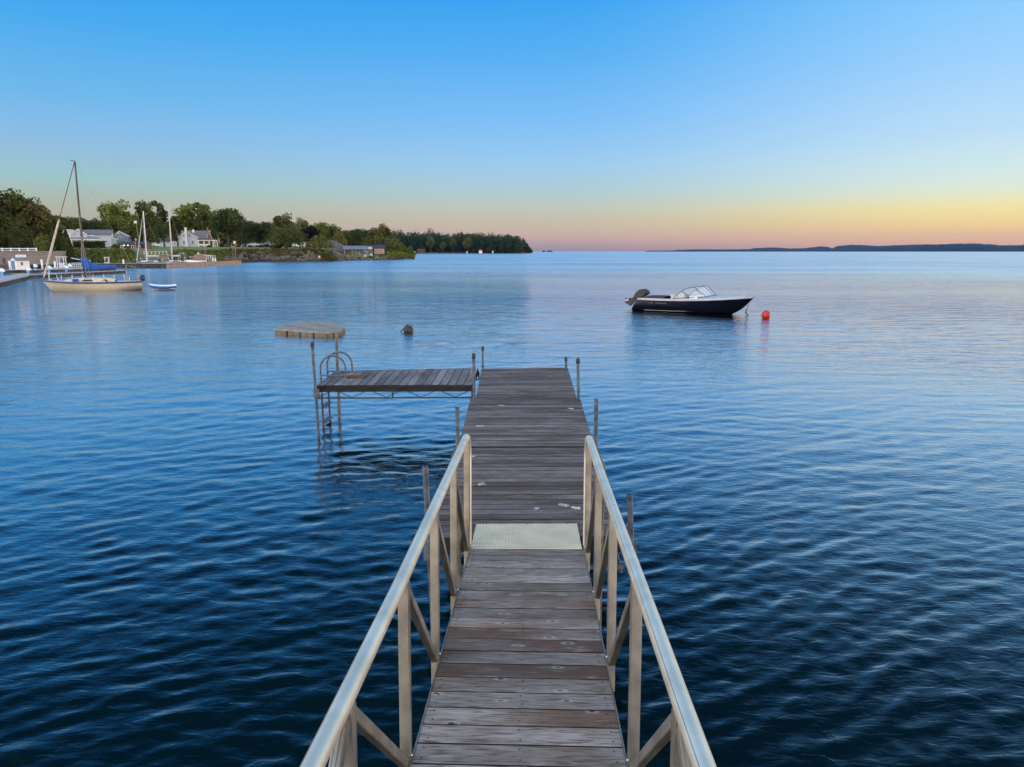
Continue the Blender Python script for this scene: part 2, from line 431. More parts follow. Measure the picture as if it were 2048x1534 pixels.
    mid = ma('MULTIPLY', nz(mp((.30, .95, 1), .08), 1., 5, .4), mr(dist, 8, 50, .0, .19))
    hsum = ma('ADD', ma('ADD', ma('ADD', fine, med), mid), big)
    patch = mr(nz(mp((.010, .035, 1), .1), 1., 3), .35, .65, .55, 1.15)
    bp = N.new('ShaderNodeBump'); L.new(hsum, bp.inputs['Height']); L.new(patch, bp.inputs['Strength']); bp.inputs['Distance'].default_value = 1.
    L.new(bp.outputs[0], b.inputs['Normal'])
    rough = mr(dist, 26, 170, .035, .20)
    # mirror layer over the dark water body; its share rises with the grazing angle
    gl = N.new('ShaderNodeBsdfGlossy'); gl.inputs['Color'].default_value = (.90, .94, 1, 1); L.new(rough, gl.inputs['Roughness']); L.new(bp.outputs[0], gl.inputs['Normal'])
    fr = N.new('ShaderNodeFresnel'); fr.inputs['IOR'].default_value = 1.333; L.new(bp.outputs[0], fr.inputs['Normal'])
    cv = N.new('ShaderNodeValToRGB'); cr = cv.color_ramp
    for p_, v_ in ((.02, .006), (.05, .025), (.10, .15), (.18, .44), (.32, .74), (.55, .96)):
        k = cr.elements.new(p_); k.color = (v_, v_, v_, 1)
    cr.elements[0].color = (.01, .01, .01, 1); cr.elements[-1].color = (1, 1, 1, 1)
    L.new(fr.outputs[0], cv.inputs[0])
    df = N.new('ShaderNodeBsdfDiffuse'); df.inputs[0].default_value = (.0004, .0060, .0085, 1)
    ms = N.new('ShaderNodeMixShader'); L.new(cv.outputs[0], ms.inputs[0]); L.new(df.outputs[0], ms.inputs[1]); L.new(gl.outputs[0], ms.inputs[2])
    L.new(ms.outputs[0], nt.nodes['Material Output'].inputs['Surface'])
    me.materials.append(m)
water()

# ------------------------------------------------------------------ pier (three straight sections) with its posts
DZ = CAMZ - 2.42            # deck height above the water
def boards_between(mb, NL, NR, FL, FR, n, gap=.013, th=.038, jit=.004):
    NL, NR, FL, FR = map(Vector, (NL, NR, FL, FR))
    Lg = ((FL - NL).length + (FR - NR).length) / 2; g = gap / Lg
    for i in range(n):
        a, b = i / n, (i + 1) / n - g
        j1, j2 = random.uniform(-jit, jit), random.uniform(-jit, jit); dz = random.uniform(-.0015, .0015)
        p = [NL.lerp(FL, a), NR.lerp(FR, a), NR.lerp(FR, b), NL.lerp(FL, b)]
        ex = (p[1] - p[0]).normalized()
        p[0] += ex * j1; p[3] += ex * j1; p[1] += ex * j2; p[2] += ex * j2
        for q in p: q.z += dz
        mb.c = rc(); mb.slab(p, th)
SPLAT = M('bird_dropping', (.36, .35, .33), .9, var=.35, scale=18)
pier = thing('pier', 'long straight wooden pier of three plank sections on steel pipe posts', 'pier', (0, 0, 0))
SECT = [((862, 1075), (1252, 1072), (907, 895), (1196, 894.5), 21),
        ((917, 893), (1189, 892.5), (941, 796), (1159.5, 795.5), 21),
        ((952, 795), (1153, 794.5), (963.5, 737), (1135, 734.8), 21)]
spl = {0: [(947, 912, 9), (962, 968, 14), (1128, 1010, 15), (1074, 1017, 9), (1152, 1016, 13)], 1: [(1143, 817, 9), (960, 852, 12), (1002, 811, 10)], 2: [(1100, 752, 4)]}
for si, (a, b, c, d, n) in enumerate(SECT):
    mb = MB().mat(WOOD_PIER)
    boards_between(mb, onz(*a, DZ), onz(*b, DZ), onz(*c, DZ), onz(*d, DZ), n)
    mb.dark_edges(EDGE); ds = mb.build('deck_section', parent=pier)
    for x, y, w in spl[si]:
        sp = MB().mat(SPLAT)
        cpt = onz(x, y, DZ + .0045); k = cpt.y / 1450 * w; pts = []
        for q in range(14):
            rr = random.uniform(.35, 1.); t = q / 14 * 2 * math.pi
            pts.append((cpt.x + k * rr * math.cos(t), cpt.y + k * 1.1 * rr * math.sin(t) * .8))
        sp.prism(pts, DZ + .002, DZ + .005, 'z')
        sp.build('bird_dropping', parent=ds)
    # frame under the boards
    fr = MB().mat(DARKWOOD)
    A, B, Cc, D_ = onz(*a, DZ), onz(*b, DZ), onz(*c, DZ), onz(*d, DZ)
    dn = Vector((0, 0, -.038 - .055)); ins = Vector((.05, 0, 0))
    fr.bar(A + dn + ins, Cc + dn + ins, .04, .105); fr.bar(B + dn - ins, D_ + dn - ins, .04, .105)
    for t in (.012, .33, .66, .985): fr.bar((A + ins * 1.5).lerp(Cc + ins * 1.5, t) + dn, (B - ins * 1.5).lerp(D_ - ins * 1.5, t) + dn, .04, .10)
    fr.build('deck_frame', parent=pier)
    tr = MB().mat(GALV)
    for s_, (p, q) in ((1, (A, Cc)), (-1, (B, D_))):
        lo = Vector((.03 * s_, 0, -.33))
        tr.tube([p + lo, q + lo], .014, 6); k = 7; prev = p + Vector((.03 * s_, 0, -.14))
        for i in range(1, k + 1):
            z = -.14 if i % 2 == 0 else -.325
            nx = p.lerp(q, i / k) + Vector((.03 * s_, 0, z)); tr.tube([prev, nx], .007, 5); prev = nx
    for t in (.02, .98): tr.bar(A.lerp(Cc, t) + Vector((0, 0, -.3)), B.lerp(D_, t) + Vector((0, 0, -.3)), .04, .04)
    tr.build('truss', parent=pier)
def post(px, py_top, px2, py2, D, parent, cap=True, r=.0255, label=None, mat=GALV, z_top=None):
    top = at(px, py_top, D); base = at(px2, py2, D); x0 = base.x
    mb = MB().mat(mat); bot = base + (base - top).normalized() * 0
    dirv = (top - base).normalized() if (top - base).length > .05 else Vector((0, 0, 1))
    foot = base - dirv * ((base.z + 2.2) / dirv.z)
    if cap: mb.tube([foot, top - dirv * .03], r, 12)
    else:
        mb.tube([foot, top], r, 12)
        mb.mat(RUBBER).lathe([(r * .8, 0), (r * .8, .002)], (top.x, top.y, top.z), 12)
    o = mb.build('post', parent=parent, label=label)
    if cap:
        MB().mat(RUBBER).lathe([(r * 1.25, -.07), (r * 1.3, -.06), (r * 1.3, -.012), (r * 1.05, .012), (r * .5, .022)], tuple(top), 12).build('cap', parent=o)
    # clamp bracket on the deck edge
    br = MB().mat(DARKWOOD if False else GALV)
    br.box(base.x - .045, base.x + .045, D - .04, D + .04, DZ - .20, DZ - .045)
    br.build('bracket', parent=o); return o
post(850.3, 933, 858, 1078, 5.90, pier, cap=False, label='tallest uncapped pipe post')
post(1259, 989, 1262, 1075, 5.90, pier, cap=False)
post(914.5, 815, 915.5, 893, 8.76, pier, cap=False)
post(1192.6, 798, 1191.5, 893, 8.76, pier, cap=False)
post(947.3, 709, 948.5, 794, 11.88, pier)
post(1156, 718.5, 1157, 794, 11.86, pier)
post(965.5, 694.5, 965.7, 740, 15.0, pier, r=.024)
post(1132, 715.5, 1132.5, 737, 15.06, pier, r=.024)

# ------------------------------------------------------------------ side pier (L arm) with ladder
side = thing('side_pier', 'short wooden side pier with swim ladder joined to the pier end', 'pier', (0, 0, 0))
FLp, FRp = onz(633.2, 770.6, DZ), onz(944, 769.5, DZ); BLp, BRp = onz(671.5, 741.2, DZ), onz(957.6, 735.9, DZ)
mb = MB().mat(WOOD_SIDE)
# boards run front to back: build as strips between left edge and right edge
boards_between(mb, FLp, BLp, FRp, BRp, 19, gap=.012, th=.04, jit=.012)
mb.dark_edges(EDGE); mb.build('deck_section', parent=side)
fr = MB().mat(DARKWOOD)
dn = Vector((0, 0, -.04 - .045))
fr.bar(FLp + dn + Vector((0, .03, 0)), FRp + dn + Vector((0, .03, 0)), .04, .085)
fr.bar(BLp + dn - Vector((0, .03, 0)), BRp + dn - Vector((0, .03, 0)), .04, .085)
for t in (.01, .5, .99): fr.bar(FLp.lerp(FRp, t) + dn + Vector((0, .06, 0)), BLp.lerp(BRp, t) + dn - Vector((0, .06, 0)), .04, .08)
fr.build('deck_frame', parent=side)
for P0, P1, oy in ((FLp, FRp, .02), (BLp, BRp, -.02)):
    tr = MB().mat(M('dark_steel', (.03, .035, .045), .5, .4))
    lo = Vector((0, oy, -.245)); tr.bar(P0 + lo, P1 + lo, .022, .022)
    prev = P0 + Vector((0, oy, -.235)); k = 9
    for i in range(1, k + 1):
        nx = P0.lerp(P1, i / k) + Vector((0, oy, -.09 if i % 2 else -.235)); tr.tube([prev, nx], .0075, 5); prev = nx
    for t in (.0, .485, 1.): tr.bar(P0.lerp(P1, t) + Vector((0, oy, -.08)), P0.lerp(P1, t) + lo, .03, .022)
    tr.build('truss', parent=side)
post(624.4, 686, 637.5, 876, 12.95, side, r=.0275)
# perforated square post at the rear
sp_ = MB().mat(TANPIPE); T = at(672.4, 664, 14.75); Bq = at(676.5, 775, 14.75); dv = (T - Bq).normalized(); foot = Bq - dv * 3
sp_.bar(foot, T, .05, .05, (0, 1, 0))
po = sp_.build('post', parent=side, label='square perforated post without a cap')
hl = MB().mat(RUBBER)
for i in range(12):
    p = T - dv * (.06 + i * .075); hl.box(p.x - .006, p.x + .006, p.y - .0265, p.y - .0245, p.z - .008, p.z + .008)
hl.build('bolt_holes', parent=po)
# ladder
lo_ = None
for D, xl, xr in ((13.9, -3.72, -3.23), (14.42, -3.72, -3.22)):
    lad = MB().mat(GALV); zt = 1.40; rad = (xr - xl) / 2; cx = (xl + xr) / 2; pts = [(xl, D, .62)]
    pts += [(cx - rad * math.cos(t), D, zt - rad + rad * math.sin(t)) for t in [math.pi * i / 14 for i in range(15)]]
    pts += [(xr, D, DZ + .01)]
    lad.tube(pts, .019, 10); lad.tube([(xl, D, DZ + .045), (xr, D, DZ + .03)], .014, 8)
    lo_ = lad.build('ladder_hoop', parent=side)
for D in (13.9, 14.42): MB().mat(RUSTPIPE).tube([(-3.72, D, .64), (-3.70, D, -1.2)], .021, 10).build('ladder_rail', parent=side)
for z in (.70, .38, .07, -.25):
    MB().mat(GALV).box(-3.755, -3.655, 13.92, 14.40, z - .012, z + .012).build('ladder_rung', parent=side)
blk = MB().mat(M('reddish_wood_offcut', (.085, .052, .038), .8, var=.35, scale=12)).box(-.16, .16, -.07, .07, 0, .05).build('wood_block', loc=tuple(onz(711, 756.8, DZ + .001) + Vector((0, .05, 0))))
blk.rotation_euler = (0, 0, R(4)); tag(blk, 'small wooden block lying on the side pier beside the ladder', 'wood block')

# ------------------------------------------------------------------ gangway
E = at(1054, 1097, 5.48); E = Vector((0, 0, CAMZ)) + ray(1054, 1097) * 5.81
g = ray(1072, 618).normalized(); s = g.cross(Vector((0, 0, 1))).normalized(); nrm = s.cross(g).normalized()
gw = thing('gangway', 'sloping aluminium gangway with weathered plank deck and round handrails', 'gangway')
gw.matrix_world = Matrix(((s.x, g.x, nrm.x, E.x), (s.y, g.y, nrm.y, E.y), (s.z, g.z, nrm.z, E.z), (0, 0, 0, 1)))
mb = MB().mat(WOOD_NEAR); pitch = .1465; HW = .452
for i in range(50):
    y1 = -.0 - i * pitch; y0 = y1 - pitch + .0125; mb.c = rc()
    if i == 0: y1 = -.002
    dz = random.uniform(-.0015, .0015)
    # slightly eased long edges
    mb.prism([(y0, -.036 + dz), (y1, -.036 + dz), (y1, -.004 + dz), (y1 - .004, dz), (y0 + .004, dz), (y0, -.004 + dz)], -HW, HW, 'x')
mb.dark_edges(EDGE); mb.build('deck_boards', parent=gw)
scw = MB().mat(M('screw_head', (.05, .045, .04), .5, .5))
for i in range(50):
    for xx in (-.415, 0., .415):
        for q in (.03, .105): scw.lathe([(.0048, 0), (.0048, .0015), (.002, .002)], (xx + random.uniform(-.006, .006), -i * pitch - q, .0005), 6)
scw = scw.build('screw_heads', parent=gw); scw['kind'] = 'stuff'
for sx in (-1, 1):
    b_ = MB().mat(ALU)
    b_.box(sx * .4535, sx * .4595, -7.35, 0.0, -.075, .004)       # thin edge angle seen as a bright line
    b_.box(sx * .40, sx * .4535, -7.35, 0.0, -.15, -.040)
    b_.build('side_beam', parent=gw)
RX = .482
RHT = {-1: [(-7.4, .785), (-4, .788), (-2.9, .802), (-1.6, .85), (-.2, .902), (.2, .905)], 1: [(-7.4, .78), (-4, .785), (-3.3, .806), (-1.8, .84), (-.9, .868), (-.2, .90), (.2, .902)]}
for sx in (-1, 1):
    rh = lambda y: float(np.interp(y, [a for a, b in RHT[sx]], [b for a, b in RHT[sx]])); RH = rh(0)
    x = sx * RX; pts = [(x, .10, -.0), (x, .115, .3), (x, .115, RH - .20)]
    pts += [(x, .115 - .16 * (1 - math.cos(t)), RH - .18 + .18 * math.sin(t)) for t in [math.pi / 2 * i / 8 for i in range(1, 9)]]
    pts += [(x, y_, rh(y_)) for y_ in (-.3, -.7, -1.1, -1.6, -2.1, -2.5, -2.9, -3.3, -3.7, -4.1, -5, -7.4)]
    rl = MB().mat(ALU_RAIL).tube(pts, .0285, 20)
    rl.tube([(x, -.80, rh(-.8)), (x, -.812, rh(-.81))], .0300, 20) if sx > 0 else None
    rl.mat(M('rail_seam', (.12, .11, .10), .6)).tube([(x - sx * .0 - .0195, y_, rh(y_) + .0205) for y_ in (-.3, -1.1, -1.6, -2.1, -2.5, -2.9, -3.3, -3.7, -4.1, -5)], .0011, 4)
    ho = rl.build('handrail', parent=gw)
    for k in range(9):
        y = -.914 * k - .012
        p = MB().mat(ALU)
        w = .021; p.box(x - w, x + w, y - w, y + w, -.17, rh(y) - .02)
        # flange lips like an extruded channel
        p.box(x - w - .002, x - w + .004, y + w, y + w + .004, -.17, rh(y) - .03); p.box(x + w - .004, x + w + .002, y + w, y + w + .004, -.17, rh(y) - .03)
        p.mat(CHROME)
        for zb_ in (.02, -.06): p.tube([(x - sx * .022, y, zb_), (x - sx * .030, y, zb_)], .008, 6)
        p.build('rail_post', parent=gw)
    for k in range(8):
        yb, yt = (-.914 * k, -.914 * (k + 1)) if k < 4 else (-.914 * (k + 1), -.914 * k)
        sg = -1 if k < 4 else 1
        d = MB().mat(ALU)
        a = Vector((x, yb - .012 + sg * .026, .0)); b2 = Vector((x, yt - .012 - sg * .026, rh(yt) - .06))
        d.bar(a, b2, .034, .034, (1, 0, 0))
        dd = (b2 - a).normalized(); up = Vector((1, 0, 0)).cross(dd)
        for o_ in (-.0125, 0, .0125):
            off = Vector((0, 0, 0)) + Vector((1, 0, 0)) * o_
            for q in (-1, 1): d.bar(a + off + up * q * .0178, b2 + off + up * q * .0178, .004, .0035, (1, 0, 0))
        for q_ in range(7): d.ball(tuple(a + Vector((random.uniform(-.016, .016), random.uniform(-.01, .018) * sg, random.uniform(-.012, .02)))), .0065, 6)
        d.build('brace', parent=gw)
# hinged tread plate in world coordinates (two flaps)
def inv(p): return gw.matrix_world.inverted() @ Vector(p)
pl = MB().mat(ALU_PLATE)
n0, n1 = Vector((0, 0, CAMZ)) + ray(941, 1097) * 5.80, Vector((0, 0, CAMZ)) + ray(1164, 1097) * 5.80
k0, k1 = onz(948.6, 1066, DZ + .035), onz(1157.5, 1065.5, DZ + .035)
f0, f1 = onz(952.6, 1047.8, DZ + .008), onz(1154, 1047, DZ + .008)
pl.slab([inv(n0), inv(n1), inv(k1), inv(k0)], .006); pl.slab([inv(k0), inv(k1), inv(f1), inv(f0)], .006)
po = pl.build('transition_plate', parent=gw)
tread = MB().mat(M('tread_lozenges', (.24, .24, .18), .5, .2))
for (A, B, Cc, D_, ny) in ((n0, n1, k1, k0, 12), (k0, k1, f1, f0, 9)):
    for j in range(ny):
        for i in range(34):
            u = (i + .5 + (.25 if j % 2 else -.25)) / 34; v = (j + .5) / ny
            p = A.lerp(B, u).lerp(D_.lerp(Cc, u), v); e1 = (B - A).normalized(); e2 = (D_ - A).normalized()
            dd = (e1 * (1 if j % 2 else -1) * .6 + e2).normalized() * .0145; ww = e1 * .0055; h = Vector((0, 0, .0028))
            tread.add([inv(p - dd), inv(p + ww + h), inv(p + dd), inv(p - ww + h)], [(0, 1, 2, 3)])
tread.build('tread_pattern', parent=po)
for u in (.1, .5, .9): bo = MB().mat(CHROME); c_ = inv(f0.lerp(f1, u) + Vector((0, -.02, .002))); bo.lathe([(.009, 0), (.007, .005)], tuple(c_), 8).build('bolt', parent=po)
# two guide pipes beside the gangway foot
for (px, z, D, lab) in ((1203, 1.68, 5.72, 'tan guide pipe with two bolts right of the gangway foot'), (915, 1.22, 5.74, 'tan guide pipe left of the gangway foot')):
    t0 = at(px, 1000, D); o = MB().mat(TANPIPE).tube([(t0.x, D, -2.2), (t0.x, D, z)], .024, 12).build('guide_pipe')
    tag(o, lab, 'pipe')
    if px > 1100:
        for zz in (.62, .42): MB().mat(BLACK).tube([(t0.x - .0, D - .03, zz), (t0.x + .05, D - .03, zz)], .009, 6).lathe([(.016, 0), (.016, .012)], (t0.x + .045, D - .03, zz - .006), 6).build('bolt', parent=o)

# ------------------------------------------------------------------ swim raft
raft = thing('swim_raft', 'grey floating swim raft made of plastic cubes on the lake', 'swim raft', (0, 0, 0))
RM = M('faded_plastic_float', (.22, .205, .175), .75, var=.2, scale=4, bump=.3)
topo = [onz(x, y, .21) for x, y in ((547.7, 657.2), (566, 649.5), (596, 643.5), (622, 641.4), (662, 644), (690.6, 652.9), (681, 662), (655, 664.6), (600, 661.5))]
rt = MB().mat(RM); low = [Vector((p.x, p.y, .15)) for p in topo]
rt.prism([(p.x, p.y) for p in topo], .15, .21, 'z'); rt.build('top_deck', parent=raft)
cen = sum(topo, Vector()) / len(topo)
sd_ = MB().mat(RM)
def cubes(a, b, n, z0=-.1, inset=.02):
    a = a.lerp(cen, inset); b = b.lerp(cen, inset); d = (b - a); nn = Vector((d.y, -d.x, 0)).normalized()
    if (a - cen).dot(nn) < 0: nn = -nn
    for i in range(n):
        p, q = a + d * ((i + .06) / n), a + d * ((i + .94) / n)
        back = -nn * .35; e = d.normalized() * .05
        poly = [p, p + e + nn * .035, q - e + nn * .035, q, q + back, p + back]
        sd_.prism([(v.x, v.y) for v in poly], z0, .145, 'z')
idx = [(0, 1, 1), (1, 2, 2), (2, 3, 1), (3, 4, 2), (4, 5, 2), (5, 6, 1), (6, 7, 2), (7, 8, 2), (8, 0, 2)]
for a, b, n in idx: cubes(topo[a], topo[b], n)
sd_.mats[0] = M('float_side', (.13, .115, .085), .8, var=.3, scale=4, bump=.3); sd_.build('float_cubes', parent=raft)
gr = MB().mat(M('raft_seam', (.07, .065, .055), .9))
for a, b in ((topo[1], topo[7]), (topo[2].lerp(topo[3], .4), topo[6]), (topo[0].lerp(topo[1], .6), topo[5].lerp(topo[4], .3)), (topo[8], topo[5].lerp(topo[6], .4))):
    gr.slab([a + Vector((0, 0, .003)), b + Vector((0, 0, .003)), b + Vector((.03, .03, .003)), a + Vector((.03, .03, .003))], .002)
gr.build('seam', parent=raft)

# buoys
p = onz(817, 664.5, 0)
bu = thing('mooring_buoy', 'dark rusty mooring buoy with a tilted pick-up bar', 'buoy', (p.x, p.y, 0))
MB().mat(M('rusty_buoy', (.018, .018, .02), .7, var=.5, scale=7, col2=(.035, .024, .018))).ball((0, 0, .08), .21, 18).build('float', parent=bu)
MB().mat(BLACK).tube([(-.33, 0, .02), (-.05, 0, .33), (.0, 0, .30)], .025, 8).build('pickup_bar', parent=bu)
MB().mat(BLACK).tube([(.1 + .09 * math.cos(t), 0, .24 + .10 * math.sin(t)) for t in [i * math.pi / 6 for i in range(7)]], .014, 6).build('ring', parent=bu)
p = onz(1531.5, 636.5, 0)
rb = thing('mooring_buoy', 'round red mooring buoy floating off the motorboat bow', 'buoy', (p.x, p.y, 0))
MB().mat(M('red_plastic', (.42, .022, .012), .4, var=.1)).ball((0, 0, .16), .225, 24, 1.05).build('float', parent=rb)
MB().mat(BLACK).tube([(.03 * math.cos(t), 0, .40 + .03 * math.sin(t)) for t in [i * math.pi / 5 for i in range(11)]], .008, 6).build('ring', parent=rb)
p = onz(718.5, 616, 0)
st = MB().mat(M('grey_stick', (.10, .11, .13), .7)).tube([(0, 0, -.5), (-.01, 0, .28), (-.035, 0, .46)], [.012, .010, .006], 6).build('marker_stick', loc=(p.x, p.y, 0))
tag(st, 'thin stick poking out of the open water', 'marker')

# ------------------------------------------------------------------ motorboat
def frame_obj(t, p0, p1):
    """origin p0 (stern, waterline), +x towards p1 (bow)"""
    d = Vector((p1.x - p0.x, p1.y - p0.y, 0)); t.location = (p0.x, p0.y, 0); t.rotation_euler = (0, 0, math.atan2(d.y, d.x)); return d.length
def hull_secs(L, rows, stern_rake=0.):
    """rows: (t, gunwale half beam, gunwale z, chine half beam, chine z, keel z)"""
    out = []
    for t, gb, gz, cb, cz, kz in rows:
        x = t * L; rk = stern_rake if t == 0 else 0
        mid = [(x + rk * .5, (gb * .55 + cb * .45), gz * .55 + cz * .45)]
        side_ = [(x + rk, gb, gz), (x + rk * .5, gb * .6 + cb * .42, gz * .55 + cz * .45), (x, cb, cz), (x, cb * .5, (cz + kz) / 2 - .02), (x, 0, kz)]
        out.append([Vector(p) for p in side_] + [Vector((p[0], -p[1], p[2])) for p in side_[-2::-1]])
    return out
def smooth_rows(rows, k=4):
    rows = np.array(rows, float); ts = rows[:, 0]; n = len(ts); tt = np.unique(np.concatenate([np.linspace(ts[i], ts[i + 1], k + 1) for i in range(n - 1)]))
    m = np.gradient(rows, ts, axis=0); res = []
    for t in tt:
        i = min(max(np.searchsorted(ts, t) - 1, 0), n - 2); h = ts[i + 1] - ts[i]; u = (t - ts[i]) / h
        v = (2 * u**3 - 3 * u**2 + 1) * rows[i] + (u**3 - 2 * u**2 + u) * h * m[i] + (-2 * u**3 + 3 * u**2) * rows[i + 1] + (u**3 - u**2) * h * m[i + 1]
        v[0] = t; v[1] = max(v[1], .012); v[3] = max(v[3], 0.004); res.append(tuple(v))
    return res
def arc(p, q, h, n=10, axis=2):
    p = Vector(p); q = Vector(q); r = []
    for i in range(n + 1):
        t = i / n; v = p.lerp(q, t); v[axis] += h * 4 * t * (1 - t); r.append(v)
    return r
mboat = thing('motorboat', 'dark navy motorboat with white deck, raked windshield and tilted outboard, moored alone', 'motorboat')
LW = frame_obj(mboat, onz(1278, 618.6), onz(1468, 628.4)); LM = LW * 1.178
NAVY = M('navy_gelcoat', (.005, .008, .017), .16, var=.15, scale=2)
rows = smooth_rows([(0, 1.10, .70, 1.00, .05, -.22), (.25, 1.18, .70, 1.03, .05, -.24), (.5, 1.18, .74, .98, .08, -.22), (.7, 1.05, .81, .74, .15, -.16), (.84, .80, .88, .38, .30, .02), (.93, .48, .93, .12, .52, .42), (1.0, .03, .97, .008, .94, .93)])
S = hull_secs(LM, rows, .44)
h = MB().mat(NAVY); h.loft(S, caps=(True, False)); ho = h.build('hull', parent=mboat)
BWH = M('boat_deck_white', (.40, .40, .42), .35, var=.08)
gl = MB().mat(BWH)                                                  # white gunwale band
for sg in (0, -1):
    sec = []
    for q in S:
        p = q[sg]; out_ = Vector((0, .025 if p.y > 0 else -.025, 0)); y = p.y
        sec.append([p + out_ + Vector((0, 0, -.055)), p + out_ * 1.6 + Vector((0, 0, -.02)), p + out_ + Vector((0, 0, .045)), p + Vector((0, -y * .10 - .02 * (1 if y > 0 else -1), .055))])
    gl.loft(sec)
gl.build('gunwale', parent=mboat)
dk = MB().mat(BWH)
fore = [q for q, r_ in zip(S, rows) if r_[0] >= .56]
dk.loft([[q[0] + Vector((0, -.02, .03)), Vector((q[0].x, q[0].y * .5, q[0].z + .12 * min(1, q[0].y))), Vector((q[0].x, 0, q[0].z + .16 * min(1, q[0].y))), Vector((q[0].x, -q[0].y * .5, q[0].z + .12 * min(1, q[0].y))), q[-1] + Vector((0, .02, .03))] for q in fore], caps=(True, False))
dk.build('foredeck', parent=mboat)
ck = MB().mat(BWH)
xa, xb = .50, LM * .57
for sg in (1, -1): ck.box(xa, xb, sg * .80, sg * 1.09, .66, .735)
ck.box(xa, xb, -.82, .82, .22, .28); ck.box(xa - .02, xa + .10, -.95, .95, .35, .70)
ck.box(xb - .03, xb + .05, -.85, .85, .35, .80); ck.build('cockpit', parent=mboat)
MB().mat(M('black_cover', (.02, .022, .03), .8, var=.3, scale=8, bump=.4)).loft([[Vector((x, y, z)) for y, z in ((-.85, .66), (-.8, .80 + b_), (-.2, .84 + b_), (.3, .80 + b_), (.85, .66))] for x, b_ in ((.62, -.02), (.9, .04), (1.4, .05), (1.75, .06), (1.95, .03))]).build('seat_cover', parent=mboat)
for yy in (-.5, .5):
    MB().mat(M('cream_vinyl', (.55, .52, .47), .6)).box(LM * .36, LM * .45, yy - .25, yy + .25, .3, .74).box(LM * .345, LM * .365, yy - .25, yy + .25, .6, .98).build('seat', parent=mboat)
    MB().mat(WHITE).prism([(LM * .49, .3), (LM * .58, .3), (LM * .58, .93), (LM * .51, .93)], yy - .32, yy + .32, 'y').build('console', parent=mboat)
MB().mat(BLACK).tube([(LM * .475, -.5 + .17 * math.cos(t), .86 + .17 * math.sin(t)) for t in [i * math.pi / 8 for i in range(17)]], .014, 6).build('steering_wheel', parent=mboat)
# windshield: two curved side screens rising forward to a raked front
GL = bpy.data.materials.new('clear_windshield'); GL.use_nodes = True
gb_ = GL.node_tree.nodes['Principled BSDF']; gb_.inputs['Base Color'].default_value = (.75, .85, .9, 1); gb_.inputs['Roughness'].default_value = .04; gb_.inputs['Alpha'].default_value = .16
ws = MB().mat(CHROME); FRM = M('windshield_frame', (.03, .05, .07), .3, .5)
ws.mat(FRM)
panes = []
x0, x1, x2 = LM * .38, LM * .555, LM * .66
for sg in (1, -1):
    top = [Vector((x0 + (x1 - x0) * t, sg * (1.04 - .10 * t), .78 + .66 * math.sin(t * math.pi / 2) ** .9)) for t in [i / 8 for i in range(9)]]
    topp = Vector((x1, sg * .92, 1.46)); basec = Vector((x2 - .06, sg * .70, .94)); fc = Vector((x2 + .14, sg * .22, 1.0)); tcn = Vector((x1 + .28, sg * .26, 1.50))
    ws.tube(top + [topp], .016, 6); ws.tube([topp, basec], .014, 6); ws.tube([topp, tcn], .014, 6); ws.tube([tcn, fc], .016, 6)
    ws.tube([Vector((x0, sg * 1.04, .78)), basec, fc], .014, 6)
    ws.tube([Vector((x0 + .52, sg * .985, 1.22)), Vector((x0 + .95, sg * .94, .86))], .02, 6)
    panes.append([Vector((x0, sg * 1.04, .78))] + top[1:] + [topp, basec]); panes.append([topp, tcn, fc, basec])
    if sg < 0:   # opened centre panel folded over the screen
        ws.tube([tcn + Vector((0, 0, .02)), Vector((x1 + .12, .30, 1.58))], .014, 6)
wso = ws.build('windshield_frame', parent=mboat)
for p in panes:
    MB().mat(GL).add(p, [tuple(range(len(p)))]).build('windshield_pane', parent=wso)
cp = [Vector((x1 + .28, -.26, 1.52)), Vector((x1 + .22, .28, 1.58)), Vector((x2 + .10, .28, 1.05)), Vector((x2 + .14, -.22, 1.0))]
MB().mat(GL).add(cp, [(0, 1, 2, 3)]).build('windshield_pane', parent=wso)
MB().mat(M('side_stripe', (.42, .42, .40), .5)).tube([q[2] + Vector((0, .004 if 0 else 0, .035)) for q in S[2:-4]], .016, 5).tube([q[-3] + Vector((0, 0, .035)) for q in S[2:-4]], .016, 5).build('hull_stripe', parent=ho)
# faint lettering near the stern (too small to read in the photo)
lt = MB().mat(M('gold_lettering', (.16, .14, .09), .5, .2))
x = 1.15
for wd in ((4, .085), (9, .075)):
    for i in range(wd[0]):
        y = -1.155; zc = .47
        lt.box(x, x + .012, y - .012, y, zc, zc + .065); lt.box(x, x + .045, y - .012, y, zc + (.052 if i % 2 else .0), zc + (.065 if i % 2 else .013))
        if i % 3: lt.box(x + .036, x + .048, y - .012, y, zc, zc + .065)
        x += wd[1]
    x += .10; lt.build('lettering', parent=ho); lt = MB().mat(_m['gold_lettering'])
def px2(p): return ((p[0] - 330) * .0051 - .06, .70 + (275 - p[1]) * .0048)     # side view of the tilted engine, in metres
def plate(mb, prof, half, bev=.05, shrink=.86):
    pr_ = [px2(p) for p in prof]; cx0 = sum(p[0] for p in pr_) / len(pr_); cz0 = sum(p[1] for p in pr_) / len(pr_)
    secs = []
    for y, k in ((-half, shrink), (-half + bev, 1), (half - bev, 1), (half, shrink)):
        secs.append([Vector((cx0 + (p[0] - cx0) * k, y, cz0 + (p[1] - cz0) * k)) for p in pr_])
    return mb.loft(secs, closed=True, caps=(True, True), smooth=False)
COWL = M('outboard_cowling', (.006, .009, .012), .3, var=.2)
om = plate(MB().mat(COWL), [(282, 282), (292, 240), (318, 205), (350, 180), (405, 168), (442, 184), (462, 215), (440, 243), (398, 264), (330, 292)], .24, .07, .84).build('outboard_motor', parent=mboat)
